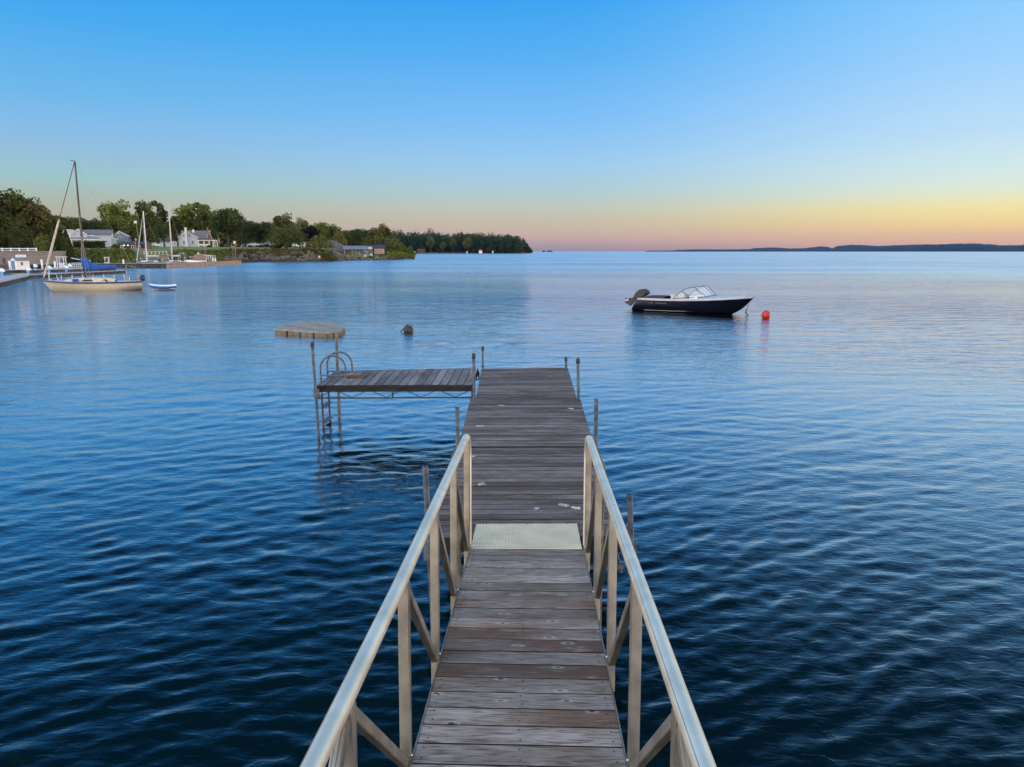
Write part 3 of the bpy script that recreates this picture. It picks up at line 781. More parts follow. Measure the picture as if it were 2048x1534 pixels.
plate(MB().mat(M('cowling_band', (.022, .03, .036), .35)), [(340, 200), (352, 196), (378, 254), (366, 260)], .243, .02, .97).build('cowling_band', parent=om)
plate(MB().mat(BLACK), [(330, 268), (345, 292), (300, 312), (262, 352), (246, 372), (228, 382), (176, 352), (160, 336), (170, 326), (198, 338), (214, 318), (204, 300), (214, 286), (250, 284), (285, 262)], .085, .03, .93).build('outboard_leg', parent=om)
pr = MB().mat(CHROME); hx, hz_ = px2((178, 318))
for k in range(3):
    a_ = k * 2 * math.pi / 3; c, s_ = math.cos(a_), math.sin(a_)
    pr.add([(hx + .02, .03 * c, hz_ + .03 * s_), (hx - .03, .15 * c - .07 * s_, hz_ + .15 * s_ + .07 * c), (hx - .02, .19 * c, hz_ + .19 * s_), (hx + .04, .13 * c + .06 * s_, hz_ + .13 * s_ - .06 * c)], [(0, 1, 2, 3)])
pr.tube([(hx - .07, 0, hz_ - .03), (hx + .14, 0, hz_ + .05)], .045, 8); pr.build('propeller', parent=om)
MB().mat(M('frayed_rope', (.09, .09, .085), .9, var=.4, scale=30)).tube([(LM * .965, 0, .62), (LM * .955, -.03, .35), (LM * .945, -.05, .12), (LM * .965, -.05, .0), (LM * .98, -.05, -.3)], [.012, .02, .05, .04, .02], 7).build('mooring_line', parent=mboat)
for xx in (.80, .93): MB().mat(CHROME).tube([(LM * xx - .09, 0, 1.02), (LM * xx - .05, 0, 1.07), (LM * xx + .05, 0, 1.07), (LM * xx + .09, 0, 1.02)], .014, 6).build('cleat', parent=mboat)

# ------------------------------------------------------------------ sailboats
CREAM = M('cream_gelcoat', (.62, .52, .38), .35, var=.05); BLUECOVER = M('royal_blue_canvas', (.012, .085, .32), .75, var=.25, scale=5, bump=.5)
NAVYST = M('navy_stripe', (.02, .035, .10), .4); MASTD = M('dark_brown_mast', (.045, .03, .03), .45, .3)
GREYCAB = M('grey_white_deck', (.55, .56, .58), .5)
WIRE = M('steel_wire', (.30, .31, .33), .4, .8)
def sail_hull(parent, L, over, beam, fb, mat, fin=True):
    rows = smooth_rows([(-.02, .60 * beam, fb * 1.02, .40 * beam, .12, .05), (.15, .80 * beam, fb, .62 * beam, .0, -.18), (.4, .98 * beam, fb, .84 * beam, -.08, -.35), (.6, .96 * beam, fb * 1.03, .76 * beam, -.06, -.33), (.8, .68 * beam, fb * 1.12, .40 * beam, .0, -.15), (.92, .36 * beam, fb * 1.22, .12 * beam, .22, .12), (1.0, .02, fb * 1.30, .01, fb * 1.2, fb * 1.18)])
    S = hull_secs(L + over, rows, .12)
    o = MB().mat(mat).loft(S, caps=(True, False)).build('hull', parent=parent)
    st = MB().mat(NAVYST)
    for sg in (0, -1):
        st.loft([[q[sg] + Vector((0, (.02 if sg == 0 else -.02), -.12)), q[sg] + Vector((0, (.028 if sg == 0 else -.028), -.03)), q[sg] + Vector((0, (.01 if sg == 0 else -.01), .0))] for q in S])
    st.build('sheer_stripe', parent=o)
    d = MB().mat(GREYCAB if mat is not CREAM else CREAM)
    d.loft([[q[0] + Vector((0, -.005, .01)), Vector((q[0].x, 0, q[0].z + .07 * q[0].y)), q[-1] + Vector((0, .005, .01))] for q in S])
    d.build('deck', parent=parent); return S
sb = thing('sailboat', 'cream sailboat with dark mast and royal blue sail cover moored in the bay', 'sailboat')
LW = frame_obj(sb, onz(281, 579.2), onz(115, 583)); LO = LW + 1.0; FB = .76
S = sail_hull(sb, LW, 1.0, 1.28, FB, CREAM)
cabx = lambda t: t * LW
cb = MB().mat(CREAM)
secs = []
for t, w, hh in ((.30, .62, .16), (.34, .70, .30), (.55, .72, .34), (.75, .60, .30), (.86, .45, .22), (.95, .28, .05)):
    x = cabx(t); b0 = FB + .02
    secs.append([Vector((x, y, z)) for y, z in ((w + .05, b0), (w, b0 + hh * .8), (w * .6, b0 + hh), (0, b0 + hh + .04), (-w * .6, b0 + hh), (-w, b0 + hh * .8), (-w - .05, b0))])
cb.loft(secs, caps=(True, True)); cabo = cb.build('cabin', parent=sb)
for sg in (1, -1):
    for a, b_ in ((.40, .54), (.57, .71)):
        y = sg * .728; y2 = sg * .762
        MB().mat(GLASSY).add([(cabx(a), y2, FB + .09), (cabx(b_), y2 - sg * .03, FB + .09), (cabx(b_ - .03), y - sg * .03, FB + .24), (cabx(a + .02), y, FB + .24)], [(0, 1, 2, 3)]).build('cabin_window', parent=cabo)
MB().mat(BLUECOVER).box(cabx(.74), cabx(.82), .70, .92, FB + .03, FB + .30).build('blue_deck_bag', parent=sb)
MB().mat(BLUECOVER).box(cabx(.74), cabx(.80), -.92, -.70, FB + .03, FB + .26).build('blue_deck_bag', parent=sb)
mx_ = cabx(.655); mt = zt = at(147, 322, 63.4).z
mo = MB().mat(MASTD).tube([(mx_, 0, FB + .3), (mx_ - .02, 0, 4), (mx_ - .05, 0, 8), (mx_ - .10, 0, mt)], [.095, .09, .08, .065], 10).build('mast', parent=sb)
MB().mat(MASTD).tube([(mx_ - .08, 0, mt), (mx_ + .2, 0, mt + .06)], .03, 6).build('masthead_fitting', parent=mo)
for z in (4.9, 8.0):
    MB().mat(MASTD).bar((mx_, -.62, z), (mx_, .62, z), .07, .03).build('spreader', parent=mo)
bz = 1.95
MB().mat(MASTD).tube([(mx_ - .1, 0, bz - .08), (mx_ - .38 * LW, 0, bz + .08)], .06, 8).build('boom', parent=sb)
secs = []
for t, h0, h1, w in ((.03, -.15, 1.00, .10), (.0, -.20, .95, .17), (-.035, -.22, .86, .20), (-.07, -.22, .55, .20), (-.12, -.22, .34, .20), (-.18, -.18, .27, .18), (-.25, -.12, .28, .17), (-.32, -.09, .26, .15), (-.375, -.06, .22, .13), (-.385, -.02, .16, .08)):
    x = mx_ + t * LW; zc = bz + (h0 + h1) / 2; hh = (h1 - h0) / 2
    secs.append([Vector((x + .05 * math.sin(3 * q), w * math.cos(q) * (1 + .1 * math.sin(5 * q + t * 40)), zc + hh * math.sin(q))) for q in [i * math.pi / 8 for i in range(16)]])
MB().mat(BLUECOVER).loft(secs, closed=True, caps=(True, True)).build('sail_cover', parent=sb)
fx = LO - .10
a, b_ = Vector((fx, 0, FB * 1.3 + .15)), Vector((mx_ - .05, 0, mt - .1))
MB().mat(M('furled_sailcloth', (.50, .43, .33), .8, var=.25, scale=8)).tube([a.lerp(b_, t) for t in (0, .04, .25, .49, .51)], [.03, .07, .095, .075, .03], 8).build('furled_jib', parent=sb)
MB().mat(M('furled_sail_edge', (.16, .10, .08), .8)).tube([a, b_], .035, 6).build('forestay', parent=sb)
rg = [((-.05, 0, FB + .1), (mx_ - .1, 0, mt))]
for sg in (1, -1):
    rg += [((mx_ - .1, sg * 1.1, FB), (mx_, sg * .62, 4.9)), ((mx_, sg * .62, 4.9), (mx_, sg * .62, 8.0)), ((mx_, sg * .62, 8.0), (mx_ - .08, 0, mt - .2)), ((mx_ - .4, sg * 1.1, FB), (mx_, 0, 4.9)), ((mx_ + .3, sg * 1.08, FB), (mx_, 0, 4.9))]
for p, q in rg: MB().mat(WIRE).tube([p, q], .008, 5).build('stay', parent=sb)
pp = MB().mat(CHROME)
bw = LO - .05
pp.tube([(bw - 1.1, .55, FB + .15), (bw - 1.0, .52, FB + .72), (bw - .1, .12, FB + .88), (bw + .05, 0, FB + .88), (bw - .1, -.12, FB + .88), (bw - 1.0, -.52, FB + .72), (bw - 1.1, -.55, FB + .15)], .018, 6)
for sg in (1, -1): pp.tube([(bw - .45, sg * .28, FB + .2), (bw - .45, sg * .3, FB + .8)], .015, 6)
pp.build('bow_rail', parent=sb)
pp = MB().mat(WIRE)
pts = [(.9, 1.0, .65), (.85, 1.0, 1.30), (.15, .85, 1.32), (-.08, .3, 1.32), (-.08, -.3, 1.32), (.15, -.85, 1.32), (.85, -1.0, 1.30), (.9, -1.0, .65)]
pp.tube([(x, y, z - 0) for x, y, z in pts], .013, 6)
for x, y in ((.15, .85), (-.08, .3), (-.08, -.3), (.15, -.85)): pp.tube([(x, y, .65), (x, y, 1.32)], .015, 6)
pp.build('stern_rail', parent=sb)
arch = MB().mat(WIRE)
for sg in (1, -1): arch.tube([(.05, sg * .8, .7), (.25, sg * .8, 2.0), (.95, sg * .7, 2.15)], .014, 6); arch.tube([(1.0, sg * .8, .7), (1.0, sg * .7, 2.15)], .013, 6)
arch.tube([(.25, .8, 2.0), (.25, -.8, 2.0)], .02, 6); arch.tube([(1.0, .7, 2.15), (1.0, -.7, 2.15)], .02, 6)
ao = arch.build('stern_arch', parent=sb)
MB().mat(BLACK).prism([(.1, 1.62), (1.2, 1.80), (1.2, 1.84), (.1, 1.66)], -.75, .75, 'y').build('solar_panel', parent=ao)
MB().mat(NAVYST).ball((-.22, .35, 1.05), .24, 14, 1.15).build('covered_outboard', parent=sb)
MB().mat(CHROME).tube([(.8, .4 * math.cos(t), 1.0 + .4 * math.sin(t)) for t in [i * math.pi / 8 for i in range(17)]], .018, 6).build('steering_wheel', parent=sb)
for x in (1.9, 2.6): MB().mat(BLACK).lathe([(.07, 0), (.05, .08), (.08, .14), (.03, .16)], (x, .95, FB + .02), 10).build('winch', parent=sb)
for i in range(7):
    x = 1.2 + i * (LO - 2.6) / 6
    for sg in (1, -1):
        yb = np.interp(x, [q[0].x for q in S], [q[0].y for q in S]) - .05
        MB().mat(CHROME).tube([(x, sg * yb, FB), (x, sg * yb, FB + .62)], .012, 5).build('stanchion', parent=sb)
# dinghy
dg = thing('dinghy', 'small inflatable dinghy with blue tubes floating behind the cream sailboat', 'dinghy')
LD = frame_obj(dg, onz(352, 579.3), onz(304, 580.3)) + .2
tp = []
for t in [i / 12 for i in range(13)]:
    a = math.pi * (t - .5); tp.append(Vector((LD * .55 + LD * .42 * math.cos(a) ** .5 if abs(t - .5) < .49 else .05, .55 * math.sin(a), .26 + .12 * max(0, math.cos(a)))))
tp = [Vector((-.05, -.55, .30)), Vector((LD * .3, -.58, .24)), Vector((LD * .62, -.55, .26)), Vector((LD * .85, -.36, .33)), Vector((LD * .97, 0, .40)), Vector((LD * .85, .36, .33)), Vector((LD * .62, .55, .26)), Vector((LD * .3, .58, .24)), Vector((-.05, .55, .30))]
MB().mat(M('dinghy_blue', (.01, .13, .38), .45)).tube(tp, [.08, .12, .13, .12, .12, .12, .13, .12, .08], 12).mat(WHITE).tube([p + Vector((0, 0, .11)) for p in tp], .07, 8).build('tube', parent=dg)
MB().mat(WHITE).loft([[Vector((x, y, z)) for y, z in ((-w, .12), (-w * .5, -.02), (0, -.06), (w * .5, -.02), (w, .12))] for x, w in ((.1, .5), (LD * .3, .52), (LD * .6, .5), (LD * .8, .34), (LD * .93, .06))], caps=(True, False)).box(.1, .14, -.45, .45, .1, .45).box(LD * .45, LD * .55, -.5, .5, .36, .40).build('hull', parent=dg)

# marina sailboats and motor boats, tied up behind the breakwater
def marina_sailboat(name_label, px0, px1, D, mast_px, mast_top, hullmat, mastmat, group, jib=True, dodger=False):
    t = thing('sailboat', name_label, 'sailboat', group=group)
    p0 = Vector((*loc(px1, D + 1), 0)); p1 = Vector((*loc(px0, D), 0)); L = frame_obj(t, p0, p1)
    S = sail_hull(t, L * .88, L * .12, 1.5, 1.0, hullmat)
    c = MB().mat(GREYCAB); c.loft([[Vector((x * L, y, z)) for y, z in ((w, 1.0), (w * .9, 1.35), (-w * .9, 1.35), (-w, 1.0))] for x, w in ((.28, .9), (.45, .95), (.7, .7), (.8, .4))], caps=(True, True)); co_ = c.build('cabin', parent=t)
    for sg in (1, -1): MB().mat(GLASSY).box(L * .34, L * .6, sg * .93, sg * .97, 1.12, 1.26).build('cabin_window', parent=co_)
    mx = L * (px1 - mast_px) / (px1 - px0); z = at(mast_px, mast_top, D).z
    m_ = MB().mat(mastmat).tube([(mx, 0, 1.0), (mx - .15, 0, z)], [.13, .09], 8).build('mast', parent=t)
    MB().mat(mastmat).bar((mx - .05, -.9, z * .48), (mx - .05, .9, z * .48), .09, .05).build('spreader', parent=m_)
    MB().mat(M('stowed_sail', (.55, .56, .6), .8)).tube([(mx - .1, 0, 2.3), (mx - .42 * L, 0, 2.35)], [.22, .14], 8).build('boom', parent=t)
    if jib: MB().mat(M('furled_jib_white', (.6, .58, .55), .7)).tube([(L * .97, 0, 1.35), (mx - .1, 0, z - .3)], [.10, .045], 7).build('furled_jib', parent=t)
    for sg in (1, -1): MB().mat(WIRE).tube([(mx, sg * 1.3, 1.0), (mx - .05, sg * .9, z * .48), (mx - .14, 0, z - .3)], .016, 5).build('stay', parent=t)
    MB().mat(WIRE).tube([(.1, 0, 1.1), (mx - .14, 0, z)], .014, 5).build('stay', parent=t)
    rl = MB().mat(CHROME); rl.tube([(L * .8, .6, 1.2), (L * .8, .6, 1.8), (L * 1.0, 0, 2.0), (L * .8, -.6, 1.8), (L * .8, -.6, 1.2)], .03, 6); rl.tube([(.3, 1, 1.0), (.3, 1, 1.7), (0, .5, 1.75), (0, -.5, 1.75), (.3, -1, 1.7), (.3, -1, 1.0)], .03, 6); rl.build('rail', parent=t)
    if dodger:
        MB().mat(M('grey_canvas', (.25, .27, .32), .8)).loft([[Vector((x, y, zz)) for y, zz in ((1.1, h_ - .2), (.7, h_), (-.7, h_), (-1.1, h_ - .2))] for x, h_ in ((.2, 2.95), (L * .15, 3.1), (L * .36, 2.75))]).build('bimini', parent=t)
        for x in (.3, L * .33):
            for sg in (1, -1): MB().mat(CHROME).tube([(x, sg, 1.0), (x, sg, 2.8)], .03, 5).build('bimini_pole', parent=t)
    return t
SILVER = M('silver_mast', (.62, .64, .68), .35, .4)
G1 = 'sailboats tied up behind the breakwater'
marina_sailboat('grey and white sailboat with white mast and furled jib tied behind the dark breakwater', 270, 329, 162, 292, 422, M('light_grey_hull', (.45, .47, .5), .4), SILVER, G1)
marina_sailboat('white sailboat with beige mast and grey canvas top beside the motor cruiser', 328, 372, 168, 343, 413, WHITE, M('beige_mast', (.55, .5, .44), .4, .2), G1, jib=False, dodger=True)
def small_boat(label, px0, px1, D, kind, hullmat=WHITE, cat='boat', facing=1, zscale=1.):
    t = thing({'cruiser': 'motor_cruiser', 'pontoon': 'pontoon_boat'}.get(kind, 'motorboat'), label, cat, group='small boats tied up in the marina')
    a, b_ = Vector((*loc(px0, D), 0)), Vector((*loc(px1, D + .5), 0))
    L = frame_obj(t, a, b_) if facing > 0 else frame_obj(t, b_, a)
    bm_ = L * .19; fb = .16 * L * zscale
    rows = smooth_rows([(0, bm_, fb, bm_ * .9, .05, -.2), (.4, bm_ * 1.05, fb, bm_ * .9, .06, -.2), (.75, bm_ * .85, fb * 1.15, bm_ * .5, .2, -.05), (1, .03, fb * 1.35, .01, fb * 1.2, fb)])
    MB().mat(hullmat).loft(hull_secs(L, rows, .1), caps=(True, False)).build('hull', parent=t)
    d = MB().mat(WHITE); d.loft([[Vector((q[0].x, q[0].y * .97, q[0].z)), Vector((q[0].x, 0, q[0].z + .05)), Vector((q[0].x, -q[0].y * .97, q[0].z))] for q in hull_secs(L, rows)]); d.build('deck', parent=t)
    if kind == 'ttop':
        MB().mat(GREYCAB).box(L * .35, L * .52, -.4, .4, fb, fb + .8).build('console', parent=t)
        MB().mat(GLASSY).box(L * .5, L * .53, -.42, .42, fb + .8, fb + 1.3).build('windscreen', parent=t)
        p = MB().mat(WHITE); 
        for x in (L * .3, L * .58):
            for sg in (1, -1): p.tube([(x, sg * bm_ * .6, fb), (x, sg * bm_ * .55, fb + 1.75)], .06, 6)
        p.build('top_frame', parent=t); MB().mat(WHITE).box(L * .24, L * .64, -bm_ * .75, bm_ * .75, fb + 1.75, fb + 1.85).build('hard_top', parent=t)
        MB().mat(BLACK).box(-.35, .1, -.2, .2, fb - .1, fb + .55).build('outboard_motor', parent=t)
    elif kind == 'pontoon':
        r_ = MB().mat(SILVER)
        for zz in (.3, .6, .9):
            for sg in (1, -1): r_.tube([(.2, sg * bm_, fb + zz), (L * .9, sg * bm_, fb + zz)], .035, 5)
        for i in range(7):
            for sg in (1, -1): r_.tube([(.2 + i * L * .115, sg * bm_, fb), (.2 + i * L * .115, sg * bm_, fb + .92)], .03, 5)
        r_.build('rail', parent=t)
        MB().mat(GREYCAB).prism([(L * .15, fb + 1.7), (L * .6, fb + 1.45), (L * .6, fb + 1.52), (L * .15, fb + 1.78)], -bm_, bm_, 'y').build('folded_canopy', parent=t)
    elif kind == 'cruiser':
        MB().mat(WHITE).loft([[Vector((x * L, y, z)) for y, z in ((w, fb), (w * .9, fb + hh), (-w * .9, fb + hh), (-w, fb))] for x, w, hh in ((.3, bm_ * .9, .5), (.5, bm_ * .9, .7), (.75, bm_ * .7, .5), (.9, bm_ * .3, .2))], caps=(True, True)).build('cabin', parent=t)
        MB().mat(M('tan_canvas', (.25, .16, .115), .85, var=.2)).loft([[Vector((x * L, y, z)) for y, z in ((w, fb + .5), (w * .95, fb + 1.75 + hh), (0, fb + 1.9 + hh), (-w * .95, fb + 1.75 + hh), (-w, fb + .5))] for x, w, hh in ((.22, bm_ * .9, -.1), (.3, bm_ * .92, .1), (.5, bm_ * .9, .05), (.58, bm_ * .8, -.5))], caps=(True, True)).build('canvas_enclosure', parent=t)
        f_ = MB().mat(WHITE)
        for x in (.04, .1, .17):
            for sg in (1, -1): f_.tube([(x * L, sg * bm_, fb), (x * L, sg * bm_ * .9, fb + 1.5)], .05, 6)
        f_.tube([(0.02 * L, bm_ * .9, fb + 1.5), (.24 * L, bm_ * .9, fb + 1.7)], .05, 6); f_.tube([(0.02 * L, -bm_ * .9, fb + 1.5), (.24 * L, -bm_ * .9, fb + 1.7)], .05, 6)
        f_.box(.44 * L, .47 * L, -.3, .3, fb + 1.9, fb + 2.3); f_.tube([(.62 * L, -bm_ * .7, fb + .5), (.7 * L, -bm_ * .7, fb + 1.5)], .07, 6); f_.tube([(.68 * L, -bm_ * .7, fb + .5), (.76 * L, -bm_ * .7, fb + 1.4)], .07, 6)
        f_.build('canopy_frame', parent=t)
        MB().mat(GLASSY).loft([[Vector((x * L, y, z)) for y, z in ((bm_ * .8, zz), (-bm_ * .8, zz))] for x, zz in ((.56, fb + 1.25), (.66, fb + .6))]).build('windscreen', parent=t)
        MB().mat(WIRE).tube([(.24 * L, .5, fb + 1.8), (.23 * L, .5, fb + 4.6)], .03, 5).build('antenna', parent=t)
    else:
        MB().mat(GREYCAB).box(L * .3, L * .34, -bm_ * .8, bm_ * .8, fb, fb + .3).build('seat', parent=t)
        MB().mat(GLASSY).prism([(L * .5, fb), (L * .6, fb), (L * .5, fb + .45)], -bm_ * .7, bm_ * .7, 'y').build('windscreen', parent=t)
        MB().mat(BLACK).box(-.3, .05, -.2, .2, fb - .1, fb + .5).build('outboard_motor', parent=t)
    return t
small_boat('white cruiser with tan canvas enclosure and tall antenna at the breakwater', 358, 428, 182, 'cruiser', cat='motor cruiser', facing=-1, zscale=.55)
LBLUE = M('pale_blue_hull', (.30, .46, .66), .4)
small_boat('pale blue fishing boat with a white T-top tied beside the stone wall', 100, 147, 128, 'ttop', LBLUE)
small_boat('pontoon boat with silver side rails and folded canopy', 137, 172, 130, 'pontoon', LBLUE, 'pontoon boat')
small_boat('white hardtop boat alone on the dark quay right of the blue sail cover', 198, 223, 158, 'ttop', facing=-1, zscale=.8)
small_boat('low open white runabout just right of the hardtop boat', 222, 238, 158, 'open', zscale=.6)
small_boat('long low white tender left of the marina sailboats', 250, 270, 159, 'open', zscale=.5)
small_boat('small white open boat at the far end of the breakwater', 445, 464, 197, 'open', zscale=.6)

# ------------------------------------------------------------------ docks, breakwaters, quay
DOCKTOP = M('grey_dock_planks', (.30, .32, .35), .7, var=.25, scale=2, bump=.4)
CONC = M('tan_concrete', (.30, .215, .15), .85, var=.25, scale=1.2, bump=.6); DARKTIM = M('dark_crib_timber', (.05, .045, .035), .9, var=.5, scale=1.5, bump=.8)
STONE = brick('grey_brown_stone_blocks', (.20, .155, .13), (.26, .21, .18), (.11, .09, .08), .9)
def dock(name, label, quad, z, th, mat, cat, posts=True, topmat=None):
    t = thing(name, label, cat)
    q = [Vector((p.x, p.y, z)) for p in quad]
    MB().mat(topmat or DOCKTOP).slab(q, .12).build('deck', parent=t)
    c = sum(q, Vector()) / 4
    MB().mat(mat).slab([(p + (c - p) * .012) - Vector((0, 0, .12)) for p in q], th).build('float' if th < 1 else 'wall_face', parent=t); return t
def ext(a, b, k): return a + (b - a) * k
a1, b1, c1, d1 = onz(0, 563, .5), onz(57, 550.5, .5), onz(52, 547.5, .5), onz(0, 552.5, .5)
dock('floating_dock', 'wide grey floating dock at the left edge, nearest the cream sailboat', [ext(b1, a1, 2.2), b1, c1, ext(c1, d1, 2.2)], .5, .5, DARKTIM, 'dock')
a2, b2 = onz(50, 549.3, .5), onz(236, 540.6, .5); n2 = Vector((0, 2.4, 0))
dock('floating_dock', 'long narrow grey dock crossing behind the cream sailboat', [a2, b2, b2 + n2, a2 + n2], .5, .5, DARKTIM, 'dock')
a3, b3 = onz(-80, 541.6, .5), onz(214, 535.8, .5)
dock('floating_dock', 'third grey dock running below the stone wall', [a3, b3, b3 + n2 * 1.3, a3 + n2 * 1.3], .5, .5, DARKTIM, 'dock')
p1, p2, p3 = onz(60, 537, 0), onz(331, 536.3, 0), onz(468.5, 529, 0)
dock('timber_breakwater', 'dark timber crib breakwater in front of the marina', [p1, p2, p2 + Vector((0, 4, 0)), p1 + Vector((0, 4, 0))], .85, 1.6, DARKTIM, 'breakwater', topmat=DARKTIM)
dock('concrete_breakwater', 'tan concrete breakwater end reaching out past the cruiser', [p2, p3, p3 + Vector((.5, 4, 0)), p2 + Vector((0, 4, 0))], 1.0, 1.8, CONC, 'breakwater', topmat=CONC)
q0, q1 = Vector((*loc(-420, 137), 0)), Vector((*loc(262, 158), 0))
dock('stone_quay', 'low stone quay at the foot of the retaining wall', [q0, q1, q1 + Vector((0, 16, 0)), q0 + Vector((0, 16, 0))], .85, 1.6, STONE, 'quay', topmat=M('quay_top', (.25, .21, .18), .9, scale=.8))
# retaining wall + guard rail
wl = thing('retaining_wall', 'long grey-brown stone retaining wall below the big trees', 'retaining wall')
DWL = 143.
xw0, xw1 = loc(-420, DWL)[0], loc(126, DWL)[0]
MB().mat(STONE).box(xw0, xw1, DWL, DWL + .8, .85, 3.28).build('wall_face', parent=wl)
MB().mat(M('wall_coping', (.24, .20, .17), .9)).box(xw0, xw1 + .15, DWL - .12, DWL + .92, 3.28, 3.42).build('coping', parent=wl)
MB().mat(M('dark_alcove', (.07, .05, .04), .9)).box(loc(3, DWL)[0], loc(8.5, DWL)[0], DWL - .03, DWL + .05, 1.0, 2.1).build('alcove_door', parent=wl)
gr = thing('guard_rail', 'low white guard rail on top of the retaining wall', 'guard rail', (0, 0, 3.42))
xs = [loc(p, DWL + .3)[0] for p in range(-420, 88, 17)]
MB().mat(WHITEP).box(xs[0], xs[-1], DWL + .26, DWL + .34, .42, .56).build('rail', parent=gr)
MB().mat(WHITEP).box(xs[0], xs[-1], DWL + .27, DWL + .33, .12, .20).build('rail', parent=gr)
for x in xs: MB().mat(WHITEP).box(x - .09, x + .09, DWL + .2, DWL + .4, 0, .62).build('rail_post', parent=gr)
# power pedestals and white pilings
PBLUE = M('pedestal_blue', (.16, .36, .62), .5)
ped = [(4, 536.5, 552.5, 'leftmost blue power pedestal at the edge of the photo'), (57, 533.8, 549.5, 'blue power pedestal just right of the white kiosk'), (71, 528, 541, 'small blue power pedestal behind the kiosk pedestal'), (98.5, 531, 547, 'blue power pedestal beside the furled jib of the cream sailboat'), (133, 531, 543.5, 'left of two blue pedestals before the pontoon boat'), (139.5, 527.5, 539.5, 'right of two blue pedestals before the pontoon boat')]
for px, yt, yb, lab in ped:
    b0 = onz(px, yb, .5); zt = at(px, yt, b0.y).z - .5
    t = thing('power_pedestal', lab, 'power pedestal', (b0.x, b0.y, .5), group='blue power pedestals on the docks')
    MB().mat(PBLUE).box(-.10, .10, -.10, .10, 0, zt * .9).box(-.17, .17, -.14, .14, zt * .45, zt * .95).build('post', parent=t)
    MB().mat(WHITE).prism([(-.10, zt * .62), (.34, zt * .55), (.34, zt * .8), (.10, zt * 1.0), (-.10, zt * 1.0)], -.18, .12, 'y').build('lamp_head', parent=t)
for px, yt, yb, lab in [(16, 520, 529.5, 'white mooring piling left of the kiosk'), (54, 519, 528, 'white mooring piling just behind the kiosk roof'), (81, 518.5, 527, 'white mooring piling against the middle of the stone wall'), (107, 522, 531, 'white mooring piling in front of the T-top boat'), (177, 520, 528, 'white mooring piling behind the blue sail cover'), (244.8, 518.5, 528, 'white mooring piling between hardtop boat and marina sailboats'), (425, 514.5, 523, 'left of two white pilings on the concrete breakwater'), (429.5, 516, 523, 'right of two white pilings on the concrete breakwater')]:
    D = 140 if px < 120 else (152 if px < 300 else 178); z0 = .5 if px == 107 else .85
    x = loc(px, D)[0]; zt = at(px, yt, D).z
    t = thing('mooring_piling', lab, 'piling', (x, D, z0), group='white mooring pilings in the marina')
    MB().mat(WHITEP).lathe([(.17, -1.2), (.17, zt - z0 - .12)], n=12).build('pile', parent=t)
    MB().mat(M('piling_cap', (.75, .68, .6), .5)).lathe([(.20, zt - z0 - .12), (.20, zt - z0 - .02), (.06, zt - z0)], n=12).build('cap', parent=t)
# kiosk
kx, kd = loc(36, 117); k = thing('kiosk', 'little white dock kiosk with blue door and pitched grey roof', 'kiosk', (kx, kd, .5), R(-28))
MB().mat(WHITEP).box(-.75, .75, -.95, .95, 0, 1.55).prism([(-.75, 1.55), (.75, 1.55), (0, 2.0)], -.95, .95, 'y').build('wall', parent=k)
r_ = MB().mat(M('grey_shingle', (.16, .20, .23), .8))
for sg in (1, -1): r_.prism([(0, 2.10), (sg * 1.0, 1.48), (sg * 1.0, 1.42), (0, 2.02)], -1.1, 1.1, 'y')
r_.build('roof', parent=k)
MB().mat(M('kiosk_door_blue', (.06, .17, .30), .6)).box(-.55, .45, -.99, -.95, .05, 1.45).build('door', parent=k)
MB().mat(M('kiosk_window', (.10, .05, .05), .5)).box(.752, .79, -.2, .1, .7, 1.2).build('window', parent=k)
sg_ = MB().mat(WHITEP).box(.60, .68, -.8, .75, 1.95, 2.35).build('sign_board', parent=k)
MB().mat(M('sign_grey_text', (.3, .3, .32), .6)).box(.681, .69, -.6, .55, 2.16, 2.19).box(.681, .69, -.4, .35, 2.06, 2.09).build('sign_text', parent=sg_)

# ------------------------------------------------------------------ land
SH = [(-420, 150), (130, 158), (200, 160), (262, 163), (330, 176), (400, 192), (470, 218), (520, 240), (600, 243), (640, 250), (700, 275), (760, 285), (800, 308), (829, 336), (832, 1200), (900, 1210), (1000, 1235), (1045, 1255), (1062, 1300)]
ZB = [(-420, 3.2), (126, 3.2), (150, 3.1), (262, 3.1), (275, 1.3), (334, 1.3), (346, 3.3), (400, 3.5), (470, 3.8), (640, 4.0), (670, 3.0), (690, 1.6), (770, 1.5), (829, 1.0), (832, 1.0), (1062, 1.0)]
ZM = [(-420, 3.5), (150, 3.9), (330, 3.7), (350, 4.3), (640, 4.5), (670, 3.6), (690, 2.1), (829, 1.5), (832, 2.), (1062, 2.)]
ZH = [(-420, 5.5), (640, 5.2), (690, 3.4), (829, 2.4), (832, 3.), (1062, 3.)]
def shoreD(px): return float(np.interp(px, [a for a, b in SH], [b for a, b in SH]))
def zbank(px): return float(np.interp(px, [a for a, b in ZB], [b for a, b in ZB]))
def ground_z(px, D):
    Ds = shoreD(px); d = D - Ds; zb = zbank(px)
    w = 14 if px < 470 else 9
    if px > 680: w = 5
    zm = float(np.interp(px, *zip(*ZM))); hi = float(np.interp(px, *zip(*ZH)))
    return float(np.interp(d, [-4, 0, 2.5, w, w + 28, w + 80, 1200], [-1.5, -.05, .7, zb, max(zb, zm), hi, hi + 2]))
